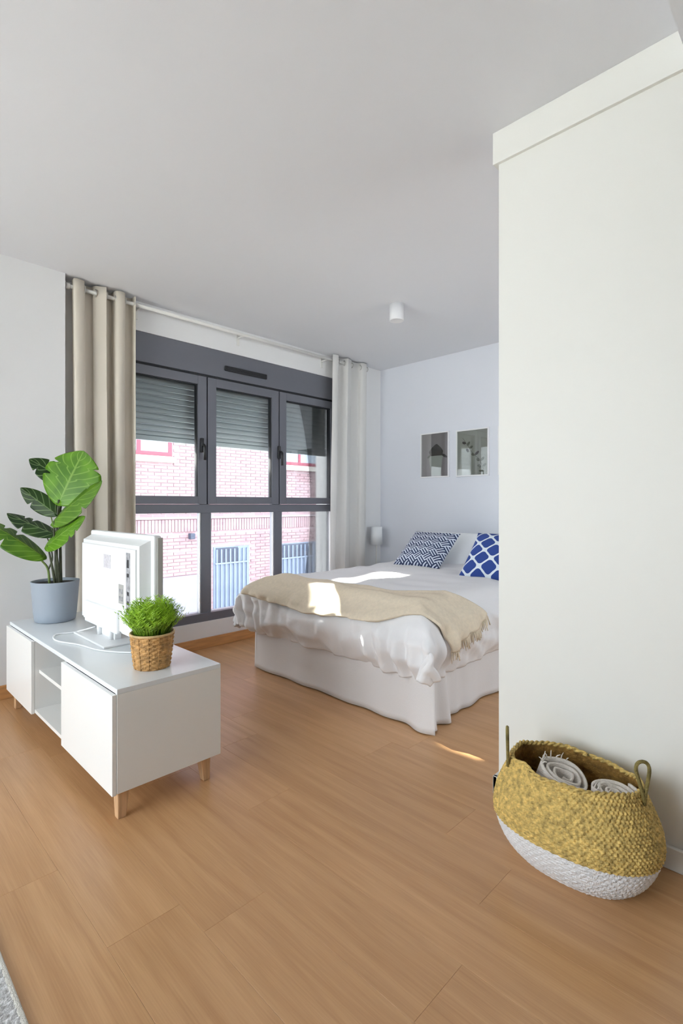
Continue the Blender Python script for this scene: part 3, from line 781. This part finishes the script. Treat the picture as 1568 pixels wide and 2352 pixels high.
# ================================================================== GRASS IN WICKER POT
GC = Vector((0.900, 1.935, TT))
gp = thing('potted_grass', GC, 'small bushy green plant in a tan wicker pot', 'plant')
rows = 16; H_ = 0.133
prof = []
for i in range(rows * 4 + 1):
    t = i / (rows * 4); prof.append((0.064 + 0.016 * t ** 0.8, H_ * t))
def weave(th, i, r, z):
    k = z / H_ * rows; sgn = 1 if int(k) % 2 == 0 else -1
    return r + 0.0030 * math.sin(13 * th) * sgn * abs(math.sin(PI * k)) ** 0.5 + 0.0022 * abs(math.sin(PI * k))
pt = lathe('wicker_pot', [(0.0, 0.0)] + prof + [(0.076, H_), (0.072, H_ - 0.02)], GC, M_wicker, gp, 156, fn=weave)
for k in range(13):
    th = 2 * PI * (k + 0.5) / 13
    tube('stake', [GC + Vector(((0.066 + 0.016 * t ** 0.8) * math.cos(th), (0.066 + 0.016 * t ** 0.8) * math.sin(th), H_ * t)) for t in (0, 0.25, 0.5, 0.75, 1)], 0.0014, M_wicker, pt, 6)
bm = bmesh.new(); bm_tube(bm, [GC + Vector((0.0805 * math.cos(q), 0.0805 * math.sin(q), H_)) for q in [2 * PI * j / 48 for j in range(48)]], 0.0045, 8, closed=True)
from_bm('rim', bm, M_wickerrim, gp, True)
lathe('soil', [(0.0, H_ - 0.012), (0.074, H_ - 0.012), (0.074, H_ - 0.02), (0.0, H_ - 0.02)], GC, M_soil, gp, 32)
vv, ff, uvs = [], [], []
rg = random.Random(3)
for k in range(1700):
    th = rg.random() * 2 * PI; r0 = 0.065 * math.sqrt(rg.random())
    lean = 0.1 + rg.random() * 0.9
    ln = 0.075 + 0.075 * rg.random() * (1.1 - 0.3 * lean)
    out = Vector((math.cos(th + rg.uniform(-.6, .6)), math.sin(th + rg.uniform(-.6, .6)), 0))
    b0 = GC + Vector((r0 * math.cos(th), r0 * math.sin(th), H_ - 0.014))
    sdv = Vector((-out.y, out.x, 0)) * rg.uniform(0.0018, 0.0036)
    shade = rg.random()
    o_ = len(vv)
    for j in range(5):
        t = j / 4
        p = b0 + out * (ln * 0.52 * lean * t ** 1.2) + Vector((0, 0, ln * (t - 0.35 * lean * t * t)))
        wd = (1 - t * 0.85) * (1 if j else 0.6)
        vv += [p - sdv * wd, p + sdv * wd]; uvs += [min(1, 0.75 * t + 0.35 * shade)] * 2
    for j in range(4):
        a = o_ + 2 * j; ff.append((a, a + 1, a + 3, a + 2))
    for j in (2, 3, 4):           # side needles
        p = (vv[o_ + 2 * j] + vv[o_ + 2 * j + 1]) / 2
        for sg in (-1, 1):
            d = (out * 0.3 + Vector((-out.y, out.x, 0)) * sg + Vector((0, 0, 0.9))).normalized() * 0.017
            q = len(vv); vv += [p - Vector((0, 0, 0.0022)), p + Vector((0, 0, 0.0022)), p + d]; uvs += [min(1, 0.2 * j + 0.3 * shade)] * 3
            ff.append((q, q + 1, q + 2))
me = bpy.data.meshes.new('foliage'); me.from_pydata([tuple(v) for v in vv], [], ff); me.update()
l = me.uv_layers.new(name='UVMap')
for lo in me.loops: l.data[lo.index].uv = (uvs[lo.vertex_index], 0)
tag(finish('foliage', me, M_grass, gp, True), kind='stuff')
bm = bmesh.new(); sb = GC + RT * 0.035 + Vector((0, 0, 0.19)) + FW * 0.02
bm_tube(bm, [sb - RT * 0.015 - Vector((0, 0, 0.06)), sb, sb + RT * 0.018 + Vector((0, 0, 0.062))], [0.0015, 0.0014, 0.001], 6)
for k in range(9):
    p = sb + RT * (0.018 * k / 8) + Vector((0, 0, 0.062 * k / 8)); sg = 1 if k % 2 else -1
    bm_tube(bm, [p, p + RT * (0.018 * sg + 0.006) + Vector((0, 0, 0.016)) + FW * 0.004], [0.0016, 0.0004], 5)
from_bm('dark_sprig', bm, M_grassdark, gp, True)

# ================================================================== BED
BX0, BX1, BY0, BY1, BT = 2.03, 4.04, 1.455, 2.815, 0.575
bed = thing('bed', ((BX0 + BX1) / 2, (BY0 + BY1) / 2, 0), 'double bed with a pale gathered bed skirt', 'bed')
box('bed_base', (BX0 + 0.04, BX1, BY0 + 0.04, BY1 - 0.04, 0.03, 0.30), M_mattress, bed, bev=0.01)
box('mattress', (BX0 + 0.02, BX1, BY0 + 0.02, BY1 - 0.02, 0.302, BT - 0.03), M_mattress, bed, bev=0.05, seg=4)
box('bed_foot_rail', (BX0 + 0.05, BX0 + 0.11, BY0 + 0.06, BY1 - 0.06, 0.0, 0.03), M_legwood, bed)
box('bed_head_rail', (BX1 - 0.11, BX1 - 0.05, BY0 + 0.06, BY1 - 0.06, 0.0, 0.03), M_legwood, bed)
SKT = 0.40
def skirt_foot(s, t):
    y = BY1 + 0.015 - s * (BY1 - BY0 + 0.075); k = 1 - t
    end = sstep(0.80, 1.0, s)
    x = BX0 + 0.008 - k * (0.014 + 0.006 * math.sin(y * 19 + 1)) - 0.010 * k * nz(y * 6, 0, 2) * (0.4 + s) - end * k * (0.018 + 0.022 * math.sin(s * 42))
    return (x, y - end * k * 0.020, 0.006 + t * SKT)
grid('skirt_panel', skirt_foot, 110, 14, M_skirt, bed, True, solid=0.003)
def skirt_near(s, t):
    x = BX0 - 0.005 + s * (3.95 - BX0); k = 1 - t; f = 1 - sstep(0.0, 0.25, s)
    y = BY0 + 0.012 - k * (0.012 + 0.012 * math.sin(x * 21)) - f * k * (0.030 + 0.030 * math.sin(s * 90)) - 0.012 * k * nz(x * 5, 3, 1)
    return (x, y, 0.006 + t * SKT)
grid('skirt_panel', skirt_near, 160, 14, M_skirt, bed, True, solid=0.003)
def skirt_far(s, t):
    x = BX0 + s * (3.95 - BX0); k = 1 - t
    return (x, BY1 - 0.012 + k * (0.014 + 0.012 * math.sin(x * 17)), 0.006 + t * SKT)
grid('skirt_panel', skirt_far, 90, 10, M_skirt, bed, True, solid=0.003)

R_ = 0.085; WB = BY1 - BY0; DROP = 0.34
def edge(p):
    s = R_ - p
    if s <= 0: return p, 0.0
    if s < R_ * PI / 2:
        th = s / R_; return R_ - R_ * math.sin(th), R_ * (1 - math.cos(th))
    return 0.0, R_ + s - R_ * PI / 2
def drape(p, q, off):
    cx, dx = edge(p)
    near = q < WB / 2
    cy, dy = edge(q if near else WB - q)
    x = BX0 + cx; y = BY0 + cy if near else BY1 - cy
    m_ = min(dx, dy); drop = (dx ** 5 + dy ** 5) ** (1 / 5)
    sy = -1 if near else 1
    # billow of the hanging sides
    kx = sstep(0.02, 0.10, dx); ky = sstep(0.02, 0.10, dy)
    bx = kx * 0.072 * math.sin(PI * min(1, dx / (DROP + 0.02))) ; by = ky * 0.072 * math.sin(PI * min(1, dy / (DROP + 0.02)))
    rdg = lambda a, b, c: 0.5 - abs(noise.noise(Vector((a, b, c))))
    fx = kx * (0.046 * rdg(y * 2.2 - dx * 3, dx * 7 + y * 1.2, 1) + 0.030 * rdg(y * 6, dx * 9 - y * 2, 3) - 0.034 + 0.016 * nz(y * 7, dx * 2.5, 1) + 0.013 * nz(y * 17, dx * 4, 5) + 0.016 * nz(y * 2.5 + dx * 3, dx * 10 - y * 2, 9))
    fy = ky * (0.046 * rdg(x * 2.2 - dy * 3, dy * 7 + x * 1.2, 4) + 0.030 * rdg(x * 6, dy * 9 - x * 2, 6) - 0.034 + 0.020 * nz(x * 7, dy * 2.5, 3) + 0.013 * nz(x * 17, dy * 4, 7) + 0.014 * nz(x * 3, dy * 9, 8))
    # gathers near the corners
    cn = math.exp(-((q - 0.0) / 0.28) ** 2); cf = math.exp(-((q - WB) / 0.16) ** 2)
    fx += kx * sstep(0.05, 0.22, dx) * ((1 - 0.7 * sstep(0, 0.1, m_)) * cn * 0.022 * math.sin(q * 62 + 1.5) + cf * 0.020 * math.sin(q * 70))
    cp = math.exp(-((p - 0.0) / 0.22) ** 2)
    fy += ky * sstep(0.05, 0.22, dy) * cp * (1 - 0.7 * sstep(0, 0.1, m_)) * 0.022 * math.sin(p * 66)
    x -= bx + fx + 0.20 * m_ + off * kx
    y += sy * (by + fy + 0.20 * m_ + off * ky)
    top = (1 - max(kx, ky))
    zt = BT + 0.018 * nz(x * 2.2, y * 2.2, 4) * top + 0.009 * nz(x * 7, y * 5, 6) * top + 0.012 * (0.5 - abs(nz(x * 3.5 + y, y * 4 - x, 8))) * top + 0.022 * math.sin(PI * min(1, max(0, q / WB))) * sstep(0, .4, p)
    z = zt + off - drop + 0.16 * m_ + 0.018 * nz(y * 3 + x * 3, 1.7, 2) * sstep(0.1, 0.34, drop)
    return Vector((x, y, z))
grid_d = grid('duvet', lambda s, t: drape(-0.30 + s * 2.02, -0.30 + t * (WB + 0.58), 0.012), 210, 190, M_sheet, None, True, solid=0.02, base=(3.0, 2.13, 0.23))
tag(grid_d, 'puffy white duvet hanging over the bed sides', 'duvet')

# throw
th_root = thing('throw_blanket', (2.15, 2.1, 0.45), 'cream fringed throw folded over the bed foot', 'blanket')
def lerp_tab(tab, x):
    for (a, va), (b__, vb) in zip(tab, tab[1:]):
        if x <= b__: 
            u = sstep(0, 1, (x - a) / (b__ - a)); return va + (vb - va) * u
    return tab[-1][1]
P0T = [(0, -0.075), (0.35, -0.105), (0.7, -0.075), (0.86, -0.01), (1.0, 0.09)]
P1T = [(0, 0.22), (0.3, 0.17), (0.6, 0.15), (0.80, 0.20), (0.9, 0.31), (1.0, 0.46)]
QE = -0.185
def throw_pt(s, t, lift=0.0):
    p0, p1 = lerp_tab(P0T, t), lerp_tab(P1T, t)
    p = p0 + (p1 - p0) * s
    q1 = QE + 0.11 * s
    q = (WB + 0.01) + (q1 - WB - 0.01) * t
    v = drape(p, q, 0.036 + lift)
    v.z += 0.007 * nz(s * 5, t * 9, 3) + 0.006 * math.sin(s * 9 + t * 5)
    return v
grid('cloth', lambda s, t: throw_pt(s, t), 54, 170, M_throw, th_root, True, solid=0.014)
vv, ff = [], []
bm = bmesh.new()
for k in range(64):
    s = (k + 0.5) / 64; a = throw_pt(s, 1.0); b__ = throw_pt(s, 0.985); d = (a - b__).normalized()
    j = Vector((rg.uniform(-.4, .4), rg.uniform(-.25, .05), -0.9))
    L_ = rg.uniform(0.030, 0.05)
    bm_tube(bm, [a - d * 0.004, a + d * 0.012 + j * 0.004, a + d * 0.016 + j * L_ * 0.6, a + d * 0.016 + j * L_], [0.0035, 0.003, 0.0028, 0.0016], 5)
tag(from_bm('fringe', bm, M_throw, th_root, True), kind='stuff')

def cushion(name, label, cat, c, e1, e2, w_, h_, thick, m, group=None, pinch=0.06, plump=2.6, n=34, wr=0.006, seed=0):
    """soft square cushion: e1 across, e2 up, centre c"""
    e1 = Vector(e1).normalized(); e2 = Vector(e2); e2 = (e2 - e1 * e2.dot(e1)).normalized(); e3 = e1.cross(e2)
    c = Vector(c); vv = []; ff = []; uvl = []
    for side in (1, -1):
        for j in range(n + 1):
            for i in range(n + 1):
                u = 2 * i / n - 1; v = 2 * j / n - 1
                x = u * w_ / 2 * (1 - pinch * (1 - v * v)); y = v * h_ / 2 * (1 - pinch * (1 - u * u))
                tt = thick / 2 * ((1 - abs(u) ** plump) * (1 - abs(v) ** plump)) ** 0.55
                tt += wr * nz(u * 2.5 + seed, v * 2.5, side * 3) * (1 - u * u) * (1 - v * v)
                vv.append(c + e1 * x + e2 * y + e3 * (side * tt)); uvl.append((i / n, j / n))
    N_ = (n + 1) ** 2
    for sgn, o_ in ((1, 0), (-1, N_)):
        for j in range(n):
            for i in range(n):
                a = o_ + j * (n + 1) + i; f = (a, a + 1, a + n + 2, a + n + 1)
                ff.append(f if sgn == 1 else f[::-1])
    me = bpy.data.meshes.new(name); me.from_pydata([tuple(v) for v in vv], [], ff); me.update()
    l = me.uv_layers.new(name='UVMap')
    for lo in me.loops: l.data[lo.index].uv = uvl[lo.vertex_index]
    bm = bmesh.new(); bm.from_mesh(me); bmesh.ops.remove_doubles(bm, verts=bm.verts[:], dist=1e-5); bm.to_mesh(me); bm.free()
    o = finish(name, me, m, None, True)
    zmin = min(v.z for v in vv); b0 = Vector((c.x, c.y, zmin)); me.transform(Matrix.Translation(-b0)); o.location = b0
    return tag(o, label, cat, group)
Yd = (0, -1, 0)
cushion('pillow', 'plump white bed pillow behind the navy fret cushion', 'pillow', (3.70, 2.49, 0.70), Yd, (0.62, 0, 0.55), 0.70, 0.44, 0.17, M_pillow, 'white bed pillows', seed=1)
cushion('pillow', 'plump white bed pillow behind the blue lattice cushion', 'pillow', (3.70, 1.80, 0.70), Yd, (0.62, 0, 0.55), 0.68, 0.44, 0.17, M_pillow, 'white bed pillows', seed=4)
cushion('cushion', 'navy and white fret patterned cushion leaning on the pillow', 'cushion', (3.375, 2.385, 0.735), Yd, (0.72, 0, 0.60), 0.44, 0.40, 0.13, M_fret, 'patterned cushions', seed=7)
cushion('cushion', 'blue cushion with white trellis lattice', 'cushion', (3.16, 1.655, 0.745), Yd, (0.62, 0, 0.66), 0.45, 0.40, 0.14, M_lattice, 'patterned cushions', seed=9)

# ================================================================== NIGHTSTAND AND LAMP
ns = thing('nightstand', (3.96, 3.2, 0), 'small white nightstand between bed and curtain', 'nightstand')
box('table_top', (3.85, 4.07, 2.98, 3.45, 0.435, 0.455), M_white, ns, bev=0.002)
for lx in (3.87, 4.05):
    for ly in (3.00, 3.43):
        box('leg', (lx - 0.014, lx + 0.014, ly - 0.014, ly + 0.014, 0, 0.436), M_white, ns)
LC = Vector((3.925, 3.385, 0.455))
lm = thing('bedside_lamp', LC, 'small white bedside lamp by the wall corner', 'lamp')
lathe('base', [(0, 0), (0.05, 0), (0.05, 0.008), (0.012, 0.014), (0.0, 0.014)], LC, M_rod, lm, 32)
tube('pole', [LC + Vector((0, 0, 0.012)), LC + Vector((0, 0, 0.30))], 0.007, M_rod, lm, 10)
lathe('lamp_shade', [(0.062, 0.235), (0.056, 0.415), (0.054, 0.415), (0.060, 0.235)], LC, M_lampshade, lm, 40)
tube('bulb_holder', [LC + Vector((0, 0, 0.29)), LC + Vector((0, 0, 0.33))], 0.012, M_white, lm, 10)

# ================================================================== PICTURES
def picture(y0, y1, z0, z1, label, pm_):
    X = RX1
    r = thing('framed_print', (X - 0.01, (y0 + y1) / 2, z0), label, 'picture', 'framed prints over the bed')
    f = 0.011
    boxes('frame', [(X - 0.022, X, y0, y0 + f, z0, z1), (X - 0.022, X, y1 - f, y1, z0, z1), (X - 0.022, X, y0 + f, y1 - f, z0, z0 + f), (X - 0.022, X, y0 + f, y1 - f, z1 - f, z1)], M_frame, r)
    pr = box('print', (X - 0.010, X - 0.002, y0 + f, y1 - f, z0 + f, z1 - f), pm_, r)
    box('glass', (X - 0.016, X - 0.0145, y0 + f, y1 - f, z0 + f, z1 - f), M_picglass, r)
    return r, pr
def flat_shape(name, pts, m, parent, x):
    bm = bmesh.new(); a = [bm.verts.new((x, y, z)) for y, z in pts]; f = bm.faces.new(a)
    r = bmesh.ops.extrude_face_region(bm, geom=[f])
    for v in r['geom']:
        if isinstance(v, bmesh.types.BMVert): v.co.x -= 0.0006
    return from_bm(name, bm, m, parent, False)
def ell(cy, cz, a, b, rot=0, n=14):
    return [(cy + a * math.cos(q) * math.cos(rot) - b * math.sin(q) * math.sin(rot), cz + a * math.cos(q) * math.sin(rot) + b * math.sin(q) * math.cos(rot)) for q in [2 * PI * k / n for k in range(n)]]
p1, pr1 = picture(2.633, 2.955, 1.353, 1.783, 'framed grey print of a potted plant, nearest the curtain', M_print1)
XI = RX1 - 0.0101
flat_shape('printed_vase', [(2.73, 1.37), (2.83, 1.37), (2.86, 1.52), (2.85, 1.56), (2.70, 1.56), (2.71, 1.52)], M_inkpale, pr1, XI)
flat_shape('printed_plant', [(2.71, 1.56), (2.845, 1.56), (2.86, 1.60), (2.83, 1.635), (2.79, 1.665), (2.775, 1.672), (2.76, 1.665), (2.72, 1.63), (2.70, 1.60)], M_ink, pr1, XI - 0.0007)
flat_shape('printed_leaf', ell(2.685, 1.555, 0.035, 0.012, 0.5), M_ink, pr1, XI - 0.0014)
flat_shape('printed_leaf', ell(2.86, 1.555, 0.022, 0.010, -0.6), M_inkgreen, pr1, XI - 0.0014)
p2, pr2 = picture(2.225, 2.554, 1.350, 1.775, 'framed pale green print of a eucalyptus sprig', M_print2)
spr = [(2.49, 1.70), (2.46, 1.66), (2.43, 1.62), (2.40, 1.57), (2.36, 1.53), (2.32, 1.50), (2.30, 1.45), (2.28, 1.41)]
for (a, c) in zip(spr, spr[1:]):
    d = (Vector((c[0], c[1])) - Vector((a[0], a[1]))); nn = Vector((-d.y, d.x)).normalized() * 0.002
    flat_shape('printed_stem', [(a[0] + nn.x, a[1] + nn.y), (c[0] + nn.x, c[1] + nn.y), (c[0] - nn.x, c[1] - nn.y), (a[0] - nn.x, a[1] - nn.y)], M_inkgreen, pr2, XI)
for k, (cy, cz, a, b, ro) in enumerate([(2.475, 1.655, .020, .012, .4), (2.43, 1.645, .022, .012, -.9), (2.44, 1.585, .020, .012, 1.0), (2.405, 1.61, .022, .011, -.6), (2.385, 1.545, .018, .011, .4), (2.345, 1.555, .026, .012, -.7), (2.335, 1.495, .018, .012, .6), (2.29, 1.50, .022, .012, -.7), (2.32, 1.44, .020, .012, .3), (2.27, 1.445, .020, .011, -.5), (2.30, 1.395, .026, .010, 0)]):
    flat_shape('printed_leaf', ell(cy, cz, a, b, ro), M_ink if k in (0, 2, 5) else M_inkgreen, pr2, XI - 0.0007 - 0.0001 * k)
p3, pr3 = picture(1.812, 2.138, 1.350, 1.770, 'framed grey print half hidden by the partition', M_print1)
flat_shape('printed_leaf', ell(1.97, 1.56, 0.08, 0.03, 0.8), M_inkgreen, pr3, XI)

# ================================================================== CEILING SPOT
SC_ = Vector((2.82, 2.245, CH - 0.115))
sp_ = thing('ceiling_spotlight', SC_, 'white cylindrical spotlight mounted on the ceiling', 'light')
lathe('housing', [(0.036, 0.012), (0.044, 0.0), (0.049, 0.0), (0.050, 0.004), (0.050, 0.115), (0.0, 0.115)], SC_, M_frame, sp_, 40)
lathe('lens', [(0.0, 0.014), (0.038, 0.014), (0.038, 0.018), (0.0, 0.018)], SC_, M_plasticgrey, sp_, 32)

# ================================================================== BASKET
KC = Vector((1.600, 0.592, 0.0))
bk = thing('seagrass_basket', KC, 'two tone seagrass belly basket beside the partition', 'basket')
# (z, half length along y, half width along x)
KP = [(0.0, 0.150, 0.098), (0.004, 0.168, 0.112), (0.03, 0.196, 0.134), (0.07, 0.222, 0.152), (0.115, 0.236, 0.163), (0.150, 0.237, 0.163), (0.20, 0.226, 0.152), (0.245, 0.204, 0.135), (0.275, 0.188, 0.124), (0.288, 0.184, 0.122)]
def kprof(z):
    for (z0, a0, b0), (z1, a1, b1) in zip(KP, KP[1:]):
        if z <= z1 + 1e-9:
            u = (z - z0) / (z1 - z0); return a0 + (a1 - a0) * u, b0 + (b1 - b0) * u
    return KP[-1][1], KP[-1][2]
def ksm(z):
    zs = [max(0, min(0.288, z + d)) for d in (-0.016, -0.008, 0, 0.008, 0.016)]
    v = [kprof(q) for q in zs]; return sum(a for a, _ in v) / 5, sum(b for _, b in v) / 5
def kpt(th, z, off=0.0, wob=True):
    a, b = ksm(z)
    e = 0.88
    cx = math.copysign(abs(math.cos(th)) ** e, math.cos(th)); sy = math.copysign(abs(math.sin(th)) ** e, math.sin(th))
    rim = sstep(0.2, 0.288, z)
    dent = 0.022 * rim * math.exp(-((math.sin(th) - 0.60) / 0.18) ** 2) * (1 if math.cos(th) < 0 else 0)
    x = KC.x + (b + off - dent) * cx; y = KC.y + (a + off) * sy
    zz = z + rim * (0.010 * math.sin(th + 0.6) ** 2 * 1.0 + (0.010 * nz(math.cos(th) * 2, math.sin(th) * 2, 3)))
    return Vector((x, y, zz))
def kskin(name, z0, z1, nz_, m, off, w_amp, rows_, cols_, parent):
    def f(s, t):
        th = 2 * PI * s; z = z0 + (z1 - z0) * t
        k = (z - 0) / 0.288 * rows_; sg = 1 if int(k) % 2 == 0 else -1
        d = w_amp * (math.sin(cols_ * th) * sg * 0.5 + 0.7 * abs(math.sin(PI * k))) + w_amp * 0.5 * nz(th * 20, z * 90, 2)
        return kpt(th, z, off + d)
    o = grid(name, f, 640, nz_, m, parent, True)
    return o
kskin('painted_base', 0.0, 0.118, 56, M_basketwhite, 0.0, 0.0018, 30, 62, bk)
kskin('woven_body', 0.114, 0.288, 110, M_seagrass, 0.0015, 0.0034, 36, 84, bk)
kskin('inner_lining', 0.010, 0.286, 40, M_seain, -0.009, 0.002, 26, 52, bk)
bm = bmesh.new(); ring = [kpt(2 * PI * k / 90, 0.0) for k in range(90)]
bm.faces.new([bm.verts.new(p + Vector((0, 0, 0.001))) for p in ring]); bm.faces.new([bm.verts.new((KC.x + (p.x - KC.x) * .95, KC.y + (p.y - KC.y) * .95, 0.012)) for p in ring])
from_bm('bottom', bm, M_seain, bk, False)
def braid(nst, z, rad, amp):
    bm = bmesh.new()
    for st in range(nst):
        pts = []
        for k in range(240):
            th = 2 * PI * k / 240; c = kpt(th, 0.288, -0.003)
            ph = 2 * PI * (st / nst) + th * 26
            rd = Vector((math.cos(th), math.sin(th), 0))
            pts.append(c + rd * amp * math.cos(ph) + Vector((0, 0, z + amp * math.sin(ph))))
        bm_tube(bm, pts, rad, 6, closed=True)
    return bm
from_bm('rim', braid(2, -0.001, 0.0042, 0.0038), M_seagrass, bk, True)
def handle_loop(th, lean, wdt, hgt, axis):
    c = kpt(th, 0.262, 0.004); pts = []
    for k in range(29):
        t = k / 28; q = -0.5 * PI * 0.0 + PI * 2 * (t - 0.0)
        u = math.sin(PI * t); sx = math.sin(2 * PI * t) * wdt * (0.35 + 0.65 * u)
        pts.append(c + Vector(axis) * sx + Vector((0, 0, u ** 0.8 * hgt)) + Vector(lean) * u)
    return tube('handle', pts, 0.0050, M_handle, bk, 8)
handle_loop(PI / 2 + 0.55, (-0.005, 0.0, 0), 0.020, 0.125, (0.9, 0.43, 0))
handle_loop(-PI / 2 - 0.10, (-0.005, 0.005, 0), 0.022, 0.120, (0.70, -0.71, 0))

def rolled(name, label, c, ax, up, length, rad, m, seed):
    root = thing(name, c, label, 'towel', 'rolled towels in the basket')
    ax = Vector(ax).normalized(); up = Vector(up); up = (up - ax * up.dot(ax)).normalized(); sd_ = ax.cross(up); c = Vector(c)
    turns = 3.2
    def f(s, t):
        th = 2 * PI * turns * s; r = rad * (0.16 + 0.84 * s ** 0.9) * (1 + 0.05 * nz(s * 6, t * 2, seed))
        L = (t - 0.5) * length * (1 - 0.10 * (1 - s)) 
        fl = 0.86 + 0.14 * math.cos(2 * th)
        return c + ax * (L + 0.008 * nz(s * 12, t * 3, seed + 2)) + up * (r * math.cos(th) * fl) + sd_ * (r * math.sin(th))
    grid('roll', f, 130, 14, m, root, True, solid=0.007)
    bm = bmesh.new()
    for k in range(9):
        p = f(0.80 + 0.10 * k / 9, 0.99); d = ax + Vector((rg.uniform(-.5, .5), rg.uniform(-.5, .5), rg.uniform(-.3, .3)))
        bm_tube(bm, [p, p + d.normalized() * 0.012, p + (d + Vector((0, 0, -0.4))).normalized() * 0.022], [0.0022, 0.0018, 0.001], 5)
    tag(from_bm('fringe', bm, m, root, True), kind='stuff')
    return root
rolled('rolled_towel', 'upright rolled cream towel standing high in the basket', (1.590, 0.640, 0.178), (0.05, -0.30, 0.95), (-1, 0, 0.1), 0.20, 0.082, M_towel, 1)
rolled('rolled_towel', 'low rolled cream towel tucked by the looped basket handle', (1.592, 0.474, 0.182), (0.05, -0.02, 0.95), (0, -1, 0.1), 0.19, 0.070, M_towel, 5)

# ================================================================== RUG
rug = thing('rug', (-0.65, 1.0, 0), 'white flat woven rug with a plain border', 'rug')
RGX0, RGX1, RGY0, RGY1 = -1.6, 0.298, -0.4, 2.35
bw = 0.011
boxes('border', [(RGX1 - bw, RGX1, RGY0, RGY1, 0, 0.011), (RGX0, RGX0 + bw, RGY0, RGY1, 0, 0.011), (RGX0 + bw, RGX1 - bw, RGY0, RGY0 + bw, 0, 0.011), (RGX0 + bw, RGX1 - bw, RGY1 - bw, RGY1, 0, 0.011)], M_rugedge, rug, bev=0.003)
box('backing', (RGX0 + bw, RGX1 - bw, RGY0 + bw, RGY1 - bw, 0, 0.005), M_rugedge, rug)
def weave_patch(x0, x1, y0, y1, nx, ny):
    def f(s, t):
        x = x0 + (x1 - x0) * s; y = y0 + (y1 - y0) * t
        k = y / 0.013; j = x / 0.022 + 0.5 * (int(math.floor(k)) % 2)
        h = abs(math.sin(PI * k)) ** 0.6 * (0.55 + 0.45 * abs(math.sin(PI * j)))
        return (x, y, 0.005 + 0.0065 * h)
    return grid('weave', f, nx, ny, M_rug, rug, True)
weave_patch(RGX1 - bw - 0.34, RGX1 - bw, 1.0, 1.75, 90, 340)
weave_patch(RGX0 + bw, RGX1 - bw, RGY0 + bw, 1.0, 120, 220)
weave_patch(RGX0 + bw, RGX1 - bw, 1.75, RGY1 - bw, 120, 120)
weave_patch(RGX0 + bw, RGX1 - bw - 0.34, 1.0, 1.75, 90, 120)
